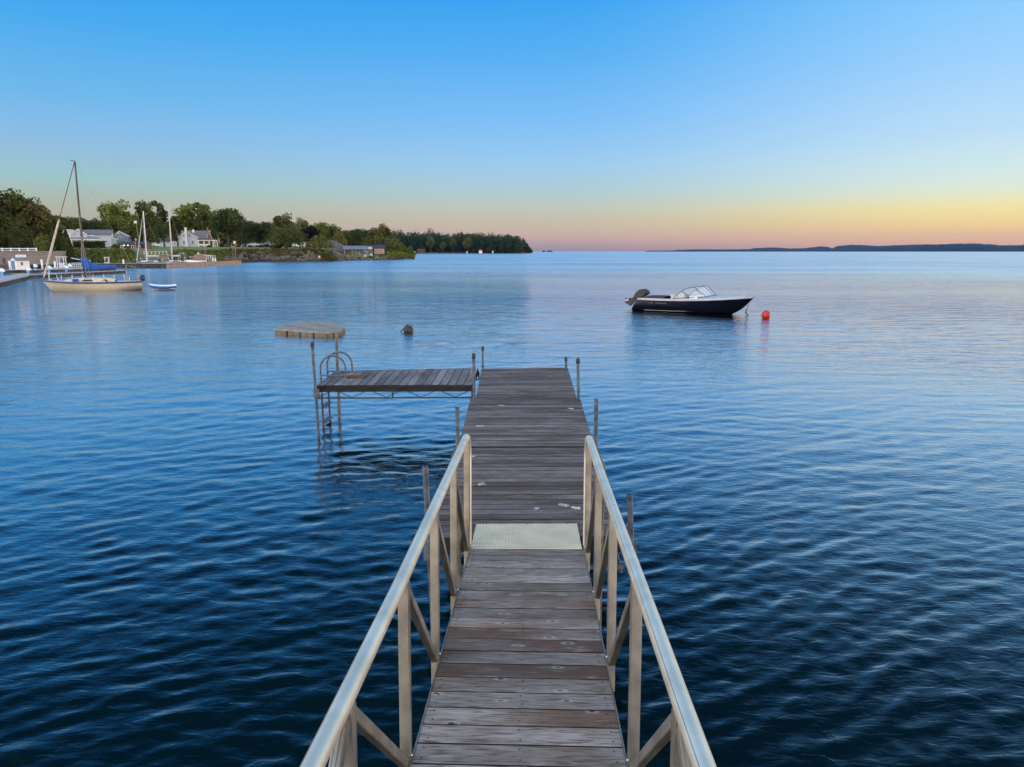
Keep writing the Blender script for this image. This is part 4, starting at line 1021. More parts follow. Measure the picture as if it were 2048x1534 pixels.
def terrain():
    pxs = sorted(set(list(np.linspace(-420, 829, 230)) + list(np.linspace(832, 1062, 40)))); ds = [-4, 0, 1.2, 2.5, 4, 6, 9, 12, 16, 25, 40, 70, 120, 200, 400, 900]
    r2 = np.random.default_rng(3); V = []
    for px in pxs:
        Ds = shoreD(px)
        for d in ds:
            dd = d; D = Ds + dd; j = r2.normal(0, .35) if 0 < d < 14 else 0
            if -1 < d < 10: D += r2.normal(0, .8)
            x, y = loc(px, D); V.append((x, y, ground_z(px, Ds + dd) + j * (.8 if d > 0 else 0)))
    n = len(ds); Fc = [(i * n + k, (i + 1) * n + k, (i + 1) * n + k + 1, i * n + k + 1) for i in range(len(pxs) - 1) for k in range(n - 1)]
    m, nt, N, L, b = nodes('shore_ground')
    gm = N.new('ShaderNodeNewGeometry'); sep = N.new('ShaderNodeSeparateXYZ'); L.new(gm.outputs['True Normal'], sep.inputs[0])
    mr = N.new('ShaderNodeMapRange'); mr.inputs[1].default_value = .80; mr.inputs[2].default_value = .95; L.new(sep.outputs[2], mr.inputs[0])
    tc = N.new('ShaderNodeTexCoord')
    def nz(sc_, a, c, sz=(1, 1, 1)):
        mp = N.new('ShaderNodeMapping'); mp.inputs['Scale'].default_value = sz; L.new(tc.outputs['Object'], mp.inputs[0])
        q = N.new('ShaderNodeTexNoise'); q.inputs['Scale'].default_value = sc_; q.inputs['Detail'].default_value = 8; L.new(mp.outputs[0], q.inputs['Vector'])
        w = N.new('ShaderNodeMapRange'); w.inputs[1].default_value = .35; w.inputs[2].default_value = .65; L.new(q.outputs['Fac'], w.inputs[0])
        x = N.new('ShaderNodeMix'); x.data_type = 'RGBA'; L.new(w.outputs[0], x.inputs[0]); x.inputs[6].default_value = a + (1,); x.inputs[7].default_value = c + (1,); return x.outputs[2]
    rock = nz(.5, (.04, .032, .025), (.15, .11, .085), (1, 1, 3)); grass = nz(.15, (.085, .105, .018), (.15, .175, .032))
    x = N.new('ShaderNodeMix'); x.data_type = 'RGBA'; L.new(mr.outputs[0], x.inputs[0]); L.new(rock, x.inputs[6]); L.new(grass, x.inputs[7]); L.new(x.outputs[2], b.inputs['Base Color'])
    b.inputs['Roughness'].default_value = .95
    mb = MB().mat(m); mb.add(V, Fc, False); o = mb.build('ground'); struct(o, 'grassy shore land with a rocky bank'); return o
terrain()
# shore rocks, ledges: uncountable
def rocks():
    mb = MB(); ra = M('brown_shore_rock', (.12, .088, .068), .95, var=.4, scale=1.5, bump=.6); rb_ = M('dark_wet_rock', (.03, .025, .022), .8, var=.4, scale=1.5)
    for i in range(620):
        px = random.uniform(440, 831) if i < 520 else random.uniform(835, 1058); Ds = shoreD(px); u = random.random() ** 1.5
        if 672 < px < 770 and u > .25: continue
        d = u * 8 - .6; D = Ds + d; x, y = loc(px, D); z = max(0, ground_z(px, D)); r_ = random.uniform(.3, 1.2) * (1.8 if px > 832 else 1); r_ *= .5 if 672 < px < 831 else 1
        mb.mat(rb_ if z < .45 or random.random() < .3 else ra)
        a = random.uniform(0, math.pi); vs = []
        for k in range(7):
            t = k / 7 * 2 * math.pi; rr = r_ * random.uniform(.6, 1.2); vs.append((x + rr * 1.7 * math.cos(t) , y + rr * .8 * math.sin(t), z - r_ * .35))
        for k in range(7):
            v = vs[k]; vs.append((x + (v[0] - x) * .7, y + (v[1] - y) * .7, z + r_ * random.uniform(.15, .5)))
        mb.add(vs, [(k, (k + 1) % 7, 7 + (k + 1) % 7, 7 + k) for k in range(7)] + [tuple(range(7, 14))])
    o = mb.build('shore_rocks'); o['label'] = 'broken brown and dark rock ledges along the waterline'; o['category'] = 'rocks'; o['kind'] = 'stuff'
rocks()

# ------------------------------------------------------------------ foliage
def leaf_cloud(P, size, mats, seed, aspect=1.6, flat=0.):
    """many small leaf-sized quads, random orientation"""
    r2 = np.random.default_rng(seed); n = len(P)
    d1 = r2.normal(size=(n, 3)); d1[:, 2] *= (1 - flat); d1 /= np.linalg.norm(d1, axis=1)[:, None]
    d2 = r2.normal(size=(n, 3)); d2 -= d1 * (d1 * d2).sum(1)[:, None]; d2 /= np.linalg.norm(d2, axis=1)[:, None]
    sz = size * r2.uniform(.6, 1.35, n)[:, None]
    a = d1 * sz * aspect / 2; b = d2 * sz / 2
    V = np.stack([P - a, P + b * .9 - a * .1, P + a, P - b * .9 + a * .1], 1).reshape(-1, 3)
    me = bpy.data.meshes.new('leaves'); me.vertices.add(4 * n); me.vertices.foreach_set('co', V.ravel())
    me.loops.add(4 * n); me.loops.foreach_set('vertex_index', np.arange(4 * n)); me.polygons.add(n); me.polygons.foreach_set('loop_start', np.arange(n) * 4)
    ca = me.color_attributes.new('board', 'FLOAT_COLOR', 'CORNER'); c = np.repeat(np.concatenate([r2.random((n, 1)), np.full((n, 2), .5), np.ones((n, 1))], 1), 4, 0); ca.data.foreach_set('color', c.ravel())
    me.update(calc_edges=True); me.materials.append(mats); return me
BARK = M('bark', (.06, .048, .038), .95, var=.3, scale=4)
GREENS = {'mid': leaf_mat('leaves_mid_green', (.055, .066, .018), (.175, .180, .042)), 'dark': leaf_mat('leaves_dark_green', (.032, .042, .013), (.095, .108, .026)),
          'olive': leaf_mat('leaves_olive', (.068, .066, .022), (.20, .175, .055)), 'bright': leaf_mat('leaves_bright_green', (.075, .10, .017), (.21, .225, .038)),
          'teal': leaf_mat('leaves_blue_green', (.026, .050, .020), (.085, .115, .040)), 'purple': leaf_mat('leaves_dark_purple', (.008, .005, .010), (.022, .014, .022))}
_var = {}
def crown_points(kind, seed, H=10.):
    r2 = np.random.default_rng(seed); P = []
    def lobe(c, r, n, shell=.35):
        d = r2.normal(size=(n, 3)); d /= np.linalg.norm(d, axis=1)[:, None]
        q = d * (r2.uniform(1 - shell, 1.08, n) ** 1.)[:, None] * np.array(r) + np.array(c); P.append(q)
    if kind in ('broad', 'airy', 'round'):
        nl = {'broad': 34, 'airy': 30, 'round': 40}[kind]; ctr = np.array([0, 0, .58 * H]); ra = np.array([.40, .40, .36]) * H
        if kind == 'round': ra = np.array([.37, .37, .42]) * H; ctr[2] = .56 * H
        for i in range(nl):
            d = r2.normal(size=3); d /= np.linalg.norm(d); d[2] = d[2] * (.9) + .1
            f = r2.uniform(.45, .88 if kind != 'round' else .74); c = ctr + d * ra * f
            r = H * r2.uniform(.075, .145) * (1.1 if kind == 'broad' else .85 if kind == 'airy' else 1.15)
            lobe(c, (r * 1.15, r * 1.15, r * .85), {'broad': 150, 'airy': 120, 'round': 150}[kind], .45)
        for i in range(7 if kind == 'airy' else 12): # inner mass
            c = ctr + r2.normal(0, .28, 3) * ra - np.array([0, 0, .05 * H]); lobe(c, (H * .15,) * 3, 90, .9)
    elif kind == 'willow':
        for i in range(46):
            a = r2.uniform(0, 2 * math.pi); rr = .38 * H * math.sqrt(r2.random()); top = H * (.95 - .45 * (rr / (.38 * H)) ** 2) * r2.uniform(.85, 1.02)
            n = 90; t = r2.random(n) ** .8; bot = .12 * H
            q = np.stack([rr * math.cos(a) * (1 + .2 * t) + r2.normal(0, .035 * H, n), rr * math.sin(a) * (1 + .2 * t) + r2.normal(0, .035 * H, n), top + (bot - top) * t * r2.uniform(.7, 1)], 1); P.append(q)
    elif kind == 'cone':
        n = 4200; t = r2.random(n) ** .75; r = .20 * H * (1 - (1 - t)) ; a = r2.uniform(0, 2 * math.pi, n); r = .21 * H * t ** .8 * r2.uniform(.75, 1.08, n)
        P.append(np.stack([r * np.cos(a), r * np.sin(a), H * (1 - t * .97)], 1))
    elif kind == 'bush':
        for i in range(24):
            d = r2.normal(size=3); d /= np.linalg.norm(d); d[2] = abs(d[2]); c = d * np.array([.36, .36, .6]) * H * r2.uniform(.3, .85) + np.array([0, 0, .1 * H])
            lobe(c, (H * .16, H * .16, H * .17), 110, .6)
    P = np.concatenate(P); return P[P[:, 2] > .02 * H]
def tree_var(kind, col, seed, name):
    key = (kind, col, seed)
    if key in _var: return _var[key]
    H = 10.; root = bpy.data.objects.new(name, None)
    me = leaf_cloud(crown_points(kind, seed), {'willow': .26, 'cone': .24, 'bush': .5}.get(kind, .33), GREENS[col], seed)
    tr = MB().mat(BARK); r2 = random.Random(seed)
    if kind != 'bush':
        tr.tube([(0, 0, -.3), (.05, .02, 1.5), (-.05, 0, 3.2), (.05, .05, 5.0), (0, 0, 6.8)], [.30, .23, .19, .13, .05], 7)
        if kind != 'cone':
            for i in range(9):
                a = r2.uniform(0, 6.28); z = r2.uniform(2.3, 5.2); l = r2.uniform(1.6, 3.2)
                tr.tube([(0, 0, z), (l * .5 * math.cos(a), l * .5 * math.sin(a), z + l * .45), (l * math.cos(a), l * math.sin(a), z + l * .8)], [.10, .06, .02], 5)
    else:
        for i in range(5):
            a = i * 1.25; tr.tube([(0, 0, -.2), (1.2 * math.cos(a), 1.2 * math.sin(a), 3)], [.1, .03], 5)
    t = tr.build('trunk'); C.objects.unlink(t)
    _var[key] = (me, t.data); return _var[key]
NAMES = {'cone': 'conifer_tree', 'bush': 'shrub', 'willow': 'willow_tree'}
def tree(px, ytop, wpx, D, kind, col, label, group=None, seed=None, zb=None, cat=None):
    seed = seed if seed is not None else random.choice((1, 2, 3)); me, tm = tree_var(kind, col, seed, 'tree')
    x, y = loc(px, D); z0 = zb if zb is not None else ground_z(px, D) - .1
    zt = at(px, ytop, D).z; Hh = max(.6, zt - z0); w = wpx / 1474 * D
    base_w = {'broad': 8.6, 'airy': 8.4, 'round': 8.2, 'willow': 8.6, 'cone': 4.2, 'bush': 9.2}[kind]
    nm = NAMES.get(kind, 'tree')
    t = thing(nm, label, cat or {'bush': 'shrub'}.get(kind, 'tree'), (x, y, z0), random.uniform(0, 6.28), group)
    sz = Hh / (10. if kind != 'bush' else 8.2); sx = w / base_w; t.scale = (sx, sx, sz)
    for n, m_ in (('crown' if kind != 'bush' else 'foliage', me), ('trunk' if kind != 'bush' else 'stems', tm)):
        o = bpy.data.objects.new(n, m_); C.objects.link(o); o.parent = t
    return t
T = [
 (-70, 350, 130, 165, 'broad', 'mid', 'large broad tree just beyond the left edge above the stone wall'),
 (2, 357, 100, 168, 'broad', 'mid', 'tallest broad tree at the left edge behind the white guard rail'),
 (58, 380, 84, 172, 'broad', 'olive', 'big olive-brown tree second from the left edge'),
 (92, 410, 56, 176, 'round', 'mid', 'smaller rounded tree on the right flank of the big left grove'),
 (40, 425, 70, 160, 'willow', 'dark', 'dark drooping tree at the front of the left grove'),
 (-25, 430, 80, 158, 'willow', 'dark', 'dark drooping tree low at the left edge'),
 (88, 455, 50, 156, 'willow', 'mid', 'hanging green tree directly above the right end of the stone wall'),
 (112, 448, 34, 158, 'cone', 'dark', 'dark pointed cedar touching the stone wall end'),
 (135, 460, 36, 157, 'cone', 'dark', 'dark pointed cedar in front of the white farmhouse'),
 (134, 430, 58, 290, 'broad', 'mid', 'round green tree rising behind the cedars'),
 (166, 431, 56, 300, 'broad', 'mid', 'green tree right behind the long white farmhouse gable'),
 (193, 440, 50, 300, 'round', 'dark', 'low dark tree behind the farmhouse roof'),
 (237, 398, 66, 330, 'airy', 'bright', 'tall airy tree with sky gaps above the blue-grey house'),
 (262, 428, 44, 320, 'broad', 'mid', 'dense green tree right of the blue-grey house'),
 (303, 396, 60, 340, 'airy', 'mid', 'tall airy tree between the two marina masts'),
 (284, 415, 40, 345, 'airy', 'bright', 'thin airy tree top behind the left marina mast'),
 (330, 430, 50, 270, 'willow', 'dark', 'dark drooping tree behind the right marina mast'),
 (300, 452, 44, 262, 'willow', 'dark', 'dark drooping tree behind the black restaurant'),
 (368, 418, 50, 350, 'airy', 'mid', 'airy tree just left above the white gable chimney'),
 (396, 401, 80, 350, 'airy', 'bright', 'widest airy tree towering over the white gabled house'),
 (422, 418, 46, 345, 'airy', 'mid', 'airy tree above the red brick gable'),
 (458, 414, 66, 290, 'round', 'dark', 'dense dark round tree on the lawn right of the porch'),
 (505, 438, 44, 390, 'broad', 'dark', 'dark tree behind the parked white cars'),
 (528, 440, 40, 395, 'broad', 'teal', 'blue-green tree behind the grey pavilion'),
 (570, 425, 50, 300, 'airy', 'olive', 'open topped tree with sky gaps above the big shore willow'),
 (575, 440, 76, 262, 'willow', 'mid', 'wide drooping willow hanging over the rocky bank'),
 (606, 434, 32, 330, 'airy', 'mid', 'narrow airy tree left of the dark purple tree'),
 (624, 450, 34, 325, 'round', 'purple', 'dark purple-leaved tree behind the yellow excavator'),
 (642, 441, 34, 340, 'broad', 'bright', 'light green tree right of the purple tree'),
 (664, 447, 36, 345, 'airy', 'mid', 'airy tree with pink sky gaps right of the light green tree'),
 (640, 466, 56, 258, 'willow', 'mid', 'drooping green shore tree hiding the excavator arm'),
 (676, 456, 38, 320, 'willow', 'olive', 'olive willow behind the gravel mound'),
 (693, 460, 34, 325, 'willow', 'dark', 'dark willow behind the left end of the boat shelter'),
 (714, 455, 36, 400, 'round', 'teal', 'blue-green tree above the boat shelter roof'),
 (735, 456, 30, 410, 'airy', 'dark', 'dark thin tree between boat shelter and dark shed'),
 (765, 440, 46, 350, 'airy', 'olive', 'tall open tree crowning the point behind the dark shed'),
 (757, 462, 80, 342, 'willow', 'mid', 'wide drooping tree directly behind the dark shed'),
 (790, 474, 46, 338, 'willow', 'mid', 'drooping tree right of the dark shed'),
 (806, 488, 34, 334, 'bush', 'bright', 'bright green shrub near the tip of the point'),
 (783, 497, 30, 318, 'bush', 'bright', 'low bright shrub in front of the drooping tree on the point'),
 (768, 505, 24, 305, 'bush', 'mid', 'low green shrub below the dark shed door'),
 (821, 494, 22, 340, 'bush', 'bright', 'last shrub at the water end of the point'),
 (231, 483, 20, 205, 'bush', 'mid', 'rounded clipped shrub between farmhouse and restaurant'),
 (419, 489, 12, 270, 'bush', 'dark', 'small dark shrub below the brick house porch'),
 (552, 484, 26, 262, 'bush', 'dark', 'dark shrub on the bank edge under the willow'),
 (600, 500, 22, 255, 'bush', 'olive', 'olive shrub on the rock bank below the camper'),
 (655, 492, 44, 256, 'bush', 'mid', 'large rounded shrub at the water by the gravel mound'),
]
for q in T:
    tree(q[0], q[1] - (.05 * (495 - q[1]) if q[0] > 118 and q[4] != 'bush' else 0), q[2] * (1.16 if q[0] > 118 and q[4] in ('broad', 'airy', 'round') and q[5] != 'purple' else 1), *q[3:6], q[6])
# the far row that closes the gaps: nothing tells these apart
for i in range(34):
    px = 90 + i * 20.5 + random.uniform(-5, 5)
    yt = np.interp(px, [90, 200, 450, 560, 700, 790], [440, 438, 440, 446, 456, 461]) + random.uniform(-6, 5)
    tree(px, yt, random.uniform(42, 58), random.uniform(420, 520), random.choice(('broad', 'round')), random.choice(('dark', 'mid', 'dark')), 'bushy green tree in the far back row behind the shore houses', 'trees in the back row behind the houses')
# hedge
hx0, hx1 = loc(150, 218)[0], loc(209, 218)[0]; r2 = np.random.default_rng(4); n = 7000; z0 = ground_z(180, 218)
P = np.stack([r2.uniform(hx0, hx1, n), 218 + r2.uniform(-.9, .9, n), z0 + r2.uniform(0, 1.9, n)], 1)
o = bpy.data.objects.new('hedge', leaf_cloud(P, .3, GREENS['dark'], 5)); C.objects.link(o); tag(o, 'clipped dark hedge in front of the long white farmhouse', 'hedge')
# bank vegetation, uncountable
def bank(px0, px1, d0, d1, n, size, col, hmax, seed, label):
    r2 = np.random.default_rng(seed); P = []
    for i in range(n):
        px = r2.uniform(px0, px1); D = shoreD(px) + r2.uniform(d0, d1); x, y = loc(px, D)
        hump = .5 + .5 * math.sin(px * .31) * math.sin(px * .113 + D * .4); P.append((x, y, ground_z(px, D) + r2.random() * hmax * (.35 + .65 * hump)))
    o = bpy.data.objects.new('bank_vegetation', leaf_cloud(np.array(P), size, GREENS[col], seed)); C.objects.link(o)
    o['label'] = label; o['category'] = 'vegetation'; o['kind'] = 'stuff'
bank(136, 268, 1, 15, 14000, .40, 'mid', 1.15, 21, 'tangled green undergrowth on the bank behind the marina')
bank(120, 266, 2, 16, 8000, .40, 'bright', 1.0, 22, 'darker brush along the top of the marina bank')
bank(338, 470, 1, 13, 15000, .42, 'mid', .9, 23, 'green brush on the bank below the white gabled house')
bank(460, 665, 4.5, 9.0, 8000, .42, 'olive', .65, 24, 'olive brush over the rocky bank below the lawn')
bank(775, 829, 1, 22, 9000, .5, 'bright', 1.8, 25, 'bright undergrowth on the low point')
# dark undergrowth that closes the view under the back trees
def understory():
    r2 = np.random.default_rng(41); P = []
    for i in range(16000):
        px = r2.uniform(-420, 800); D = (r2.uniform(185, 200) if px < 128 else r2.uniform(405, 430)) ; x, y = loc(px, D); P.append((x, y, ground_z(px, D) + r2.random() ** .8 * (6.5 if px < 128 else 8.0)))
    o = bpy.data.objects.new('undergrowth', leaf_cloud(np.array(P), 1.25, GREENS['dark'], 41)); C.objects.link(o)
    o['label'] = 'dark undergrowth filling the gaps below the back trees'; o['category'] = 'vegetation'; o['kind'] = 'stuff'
understory()
# far wooded point
def far_wood():
    r2 = np.random.default_rng(9); prof = [(770, 452), (782, 457), (800, 457), (820, 461), (845, 461), (855, 458), (861, 455), (866, 460), (880, 460.5), (905, 463), (918, 462), (940, 462.5), (960, 464), (990, 465), (1010, 467), (1030, 470), (1043, 470.5), (1049, 480), (1056, 488), (1061, 497)]
    P = []; C2 = []
    for i in range(520):
        px = r2.uniform(770, 1060); D = r2.uniform(1215, 1330) + (60 if px > 1045 else 0); yt = np.interp(px, [a for a, b in prof], [b for a, b in prof])
        zt = at(px, yt, D).z * r2.uniform(.72, 1.0) if r2.random() < .75 else at(px, yt, D).z * r2.uniform(.4, .75)
        w = r2.uniform(4.0, 8.0) * (1 if px < 1045 else .6); n = 110; x, y = loc(px, D)
        d = r2.normal(size=(n, 3)); d /= np.linalg.norm(d, axis=1)[:, None]; d *= r2.uniform(.6, 1.05, n)[:, None]
        hh = zt * .42; P.append(np.stack([x + d[:, 0] * w, y + d[:, 1] * w, zt - hh + d[:, 2] * hh], 1))
        P.append(np.stack([x + r2.normal(0, w * .6, 40), y + r2.normal(0, w * .5, 40), 1 + r2.random(40) * zt * .5], 1))
    me = leaf_cloud(np.concatenate(P), 1.7, GREENS['teal'], 9); o = bpy.data.objects.new('far_wood', me); C.objects.link(o)
    o['label'] = 'dense dark wood covering the far point'; o['category'] = 'wood'; o['kind'] = 'stuff'
far_wood()
for px, yt, w, col, lab in ((862, 470, 20, 'mid', 'light tree with pale trunk at the left of the far wood edge'), (887, 481, 16, 'mid', 'small rounded tree second along the far wood edge'), (906, 473, 16, 'mid', 'rounded tree in the middle of the far wood edge'), (936, 472, 24, 'mid', 'widest rounded tree at the far wood edge, left of the red-roofed hut'), (822, 490, 14, 'mid', 'small tree at the left end of the far shore')):
    tree(px, yt, w, 1208, 'round', col, lab, 'trees along the edge of the far wood', zb=1.)

# ------------------------------------------------------------------ buildings on the shore
CLAP = siding('white_clapboard', (.56, .565, .59), .25); CLAPB = siding('blue_grey_clapboard', (.26, .30, .36), .22); DARKW = siding('black_clapboard', (.03, .035, .045), .25)
ROOFG = M('grey_shingle_roof', (.13, .13, .15), .9, var=.2, scale=2.5); ROOFB = M('brown_shingle_roof', (.17, .145, .135), .9, var=.2, scale=2.5); BRK = brick('orange_red_brick', (.42, .12, .06), (.36, .09, .05), (.3, .2, .16), 3.)
TRIM = M('white_trim', (.78, .76, .72), .5)
def scl(D): return 1474.0 / D
def gable(parent, x0, x1, y0, y1, z0, ze, zr, wall, roof, axis='y', over=.3, th=.16, name='wall', mid=None):
    """axis: direction of the ridge. returns wall object"""
    w = MB().mat(wall)
    if axis == 'y':
        c = mid if mid is not None else (x0 + x1) / 2; w.box(x0, x1, y0, y1, z0, ze); w.prism([(x0, ze + .001), (x1, ze + .001), (c, zr)], y0, y1, 'y')
        wo = w.build(name, parent=parent); r = MB().mat(roof)
        for xe in (x0, x1):
            sg = 1 if xe > c else -1; dx = xe - c; k = (over) / abs(dx); e = (xe + dx * k, ze - (zr - ze) * k)
            r.prism([(c, zr + .02), (e[0], e[1] + .02), (e[0], e[1] + .02 + th), (c, zr + .02 + th)], y0 - over, y1 + over, 'y')
    else:
        c = (y0 + y1) / 2; w.box(x0, x1, y0, y1, z0, ze); w.prism([(y0, ze + .001), (y1, ze + .001), (c, zr)], x0, x1, 'x')
        wo = w.build(name, parent=parent); r = MB().mat(roof)
        for ye in (y0, y1):
            dy = ye - c; k = over / abs(dy); e = (ye + dy * k, ze - (zr - ze) * k)
            r.prism([(c, zr + .02), (e[0], e[1] + .02), (e[0], e[1] + .02 + th), (c, zr + .02 + th)], x0 - over, x1 + over, 'x')
    ro = r.build('roof', parent=parent)
    if axis == 'y' and over > .1:
        t = MB().mat(TRIM)
        for xe in (x0, x1):
            dx = xe - c; k = over / abs(dx); e = (xe + dx * k, ze - (zr - ze) * k)
            t.prism([(c, zr - .12), (e[0], e[1] - .12), (e[0], e[1] + .17), (c, zr + .17)], y0 - over - .05, y0 - over - .002, 'y')
        t.build('bargeboard', parent=ro)
    return wo
def window(parent, x, z, w, h, y, face='y', sg=-1, frame=.09, glass=None):
    f = MB().mat(TRIM); g = MB().mat(glass or GLASSY)
    if face == 'y':
        f.box(x - w / 2 - frame, x + w / 2 + frame, y - .05, y - .002, z - h / 2 - frame, z + h / 2 + frame); g.box(x - w / 2, x + w / 2, y - .075, y - .052, z - h / 2, z + h / 2)
        f.box(x - w / 2, x + w / 2, y - .09, y - .076, z - .025, z + .025)
    else:
        f.box(y + .002 * sg, y + .05 * sg, x - w / 2 - frame, x + w / 2 + frame, z - h / 2 - frame, z + h / 2 + frame); g.box(y + .052 * sg, y + .075 * sg, x - w / 2, x + w / 2, z - h / 2, z + h / 2)
    fo = f.build('window', parent=parent); g.build('pane', parent=fo); return fo
class Site:
    """metres from pixels on a vertical plane at depth D"""
    def __init__(s, name, label, cat, px, ybase, D, group=None, rz=0.):
        s.D = D; s.px = px; s.k = scl(D); s.z0 = at(px, ybase, D).z; s.yb = ybase; s.x0 = loc(px, D)[0]
        s.o = thing(name, label, cat, (s.x0, D, s.z0), rz, group); s.k *= math.cos(rz) - s.x0 / D * math.sin(rz)
    def X(s, px): return (px - s.px) / s.k
    def Z(s, y): return at(s.px, y, s.D).z - s.z0
h1 = Site('farmhouse', 'long white farmhouse with grey roof, side gable and front porch', 'house', 190, 491, 250, rz=R(22))
X, Z, o = h1.X, h1.Z, h1.o
wo = gable(o, X(171), X(225), 0, 8, -1.5, Z(469), Z(459.8), CLAP, ROOFG, 'x')
wo2 = gable(o, X(148), X(178.5), -2.2, 6, -1.5, Z(469), Z(459), CLAP, ROOFG, 'y', over=.25, name='gable_wing', mid=X(163))
e = MB().mat(CLAP); e.box(X(225) + .05, X(232), 1.2, 6.5, -1.5, Z(476)); e.build('side_wing', parent=o)
MB().mat(TRIM).box(X(225), X(238), .8, 4, Z(478.4), Z(477.2)).build('side_porch_roof', parent=o)
MB().mat(ROOFG).prism([(-5.2, Z(478.3)), (-2.3, Z(475.2)), (-2.3, Z(476.2)), (-5.2, Z(479.2))], X(147), X(203), 'x').build('porch_roof', parent=o)
MB().mat(TRIM).box(X(147), X(203.5), -5.3, -5.1, Z(479.9), Z(478.4)).build('porch_beam', parent=o)
for px in (149, 161, 174.5, 187.5, 194, 203): MB().mat(TRIM).box(X(px) - .12, X(px) + .12, -5.28, -5.05, 0, Z(479.7)).build('porch_post', parent=o)
MB().mat(TRIM).box(X(178), X(192), -.6, 0, Z(472.5), Z(470.2)).build('dormer_fascia', parent=o)
window(o, X(167.7), Z(470.7), 4.2 / h1.k, 5.2 / h1.k, -2.2); window(o, X(157.5), Z(470), 1.6 / h1.k, 4 / h1.k, -2.2)
for px in (201.5, 207.5, 213.5): window(o, X(px), Z(472.3), 4.2 / h1.k, 1.4 / h1.k, 0)
for px in (209.5, 214.5): window(o, X(px), Z(483), 3.6 / h1.k, 4 / h1.k, 0)
for px in (172, 190, 198): window(o, X(px), Z(483), 4 / h1.k, 5 / h1.k, 0 if px > 178.5 else -2.2)
MB().mat(WHITEP).box(X(122), X(139), 6.5, 12, -1, Z(460)).build('upper_block', parent=o); MB().mat(TRIM).box(X(120), X(141), 6.0, 12.5, Z(460), Z(458.4)).build('flat_roof', parent=o)
h2 = Site('house', 'blue-grey gabled house with white trim between farmhouse and restaurant', 'house', 245, 486, 262, rz=R(22))
X, Z, o = h2.X, h2.Z, h2.o
gable(o, X(231), X(259.5), 0, 9, -1.5, Z(471.7), Z(463), CLAPB, ROOFG, 'y', over=.3, mid=X(241.5))
for px in (236.5, 241.3, 245.6): window(o, X(px), Z(475.5), 3 / h2.k, 3.8 / h2.k, 0)
window(o, X(253), Z(475.8), 2.8 / h2.k, 5 / h2.k, 0)
MB().mat(TRIM).lathe([(.35, 0), (.35, .05)], (0, 0, 0), 14).build('gable_vent', parent=o, loc=(X(240.5), -.06, Z(467.6))).rotation_euler = (R(90), 0, 0)
h4 = Site('restaurant', 'low black restaurant with white windows, red door and lit wall lamps', 'restaurant', 270, 499, 225, rz=R(22))
X, Z, o = h4.X, h4.Z, h4.o
gable(o, X(240), X(296), 0, 6, -1.5, Z(489), Z(484), DARKW, M('black_roof', (.035, .037, .05), .85), 'x', over=.25)
MB().mat(M('brown_side_block', (.12, .10, .08), .9)).box(X(293), X(302), -.5, 5, -1.5, Z(486)).build('side_block', parent=o)
window(o, X(244.8), Z(494), 3.4 / h4.k, 5.5 / h4.k, 0, frame=.14); window(o, X(266), Z(494), 4 / h4.k, 6.5 / h4.k, 0, frame=.14); window(o, X(279.5), Z(494), 2.4 / h4.k, 6.5 / h4.k, 0, frame=.1)
MB().mat(M('red_door', (.40, .02, .02), .5)).box(X(273), X(276), -.06, 0, 0, Z(488.5)).build('door', parent=o)
for px in (249.5, 257): MB().mat(M('lit_wall_lamp', (.9, .6, .25), .5, emit=(1, .5, .15, 4.))).box(X(px) - .2, X(px) + .2, -.25, -.02, Z(491.3), Z(490)).build('wall_lamp', parent=o)
# patio and tan retaining wall in front of it
pt = Site('patio', 'raised orange brick patio in front of the black restaurant', 'patio', 285, 508, 206, rz=R(20))
X, Z, o = pt.X, pt.Z, pt.o
MB().mat(BRK).box(X(262), X(300), 0, 9, -.6, Z(500)).build('brick_base', parent=o)
MB().mat(M('patio_rail', (.22, .17, .13), .8)).box(X(262), X(300), 0, .08, Z(498.4), Z(497.8)).build('rail', parent=o)
tw = Site('retaining_wall', 'short tan concrete retaining wall with a rail behind the left marina sailboat', 'retaining wall', 312, 521, 184)
X, Z, o = tw.X, tw.Z, tw.o
MB().mat(CONC).box(X(288), X(334), 0, 6, -1., Z(509)).build('wall_face', parent=o)
MB().mat(TRIM).box(X(286), X(334), .1, .18, Z(503.6), Z(503)).build('rail', parent=o)
for i in range(7): MB().mat(TRIM).box(X(287 + i * 7.6) - .05, X(287 + i * 7.6) + .05, .08, .2, Z(509), Z(503)).build('rail_post', parent=o)
h3 = Site('house', 'white two-storey gabled house with front chimney and red brick wing', 'house', 377, 494.5, 300, rz=R(20))
X, Z, o = h3.X, h3.Z, h3.o
gable(o, X(358.7), X(397.8), 0, 7, -1.2, Z(475), Z(463), CLAP, ROOFB, 'y', over=.35, mid=X(374.8))
ch = MB().mat(WHITEP); ch.box(X(372.6), X(376.9), -1.1, -.36, 0, Z(456.4)); ch.box(X(372.0), X(377.5), -1.2, -.3, Z(456.4), Z(455)); ch.prism([(X(372.6), Z(486)), (X(376.9), Z(486)), (X(379), -.8), (X(370.8), -.8)], -1.12, -.37, 'y'); ch.build('chimney', parent=o)
for px, y, w, hh in ((370.4, 471.6, 2.4, 4.8), (381.4, 471.3, 2.6, 4.8), (369.3, 485, 3.6, 7.4), (386.7, 485, 3.6, 7.2)): window(o, X(px), Z(y), w / h3.k, hh / h3.k, 0, frame=.07, glass=M('dull_pane', (.12, .13, .16), .2))
bw_ = thing('tmp', 'x', 'x'); bpy.data.objects.remove(bw_)
wing = gable(o, X(362), X(420.5), 9.5, 16.5, -1.2, Z(476), Z(460.2), BRK, ROOFB, 'x', over=.35, name='brick_wing')
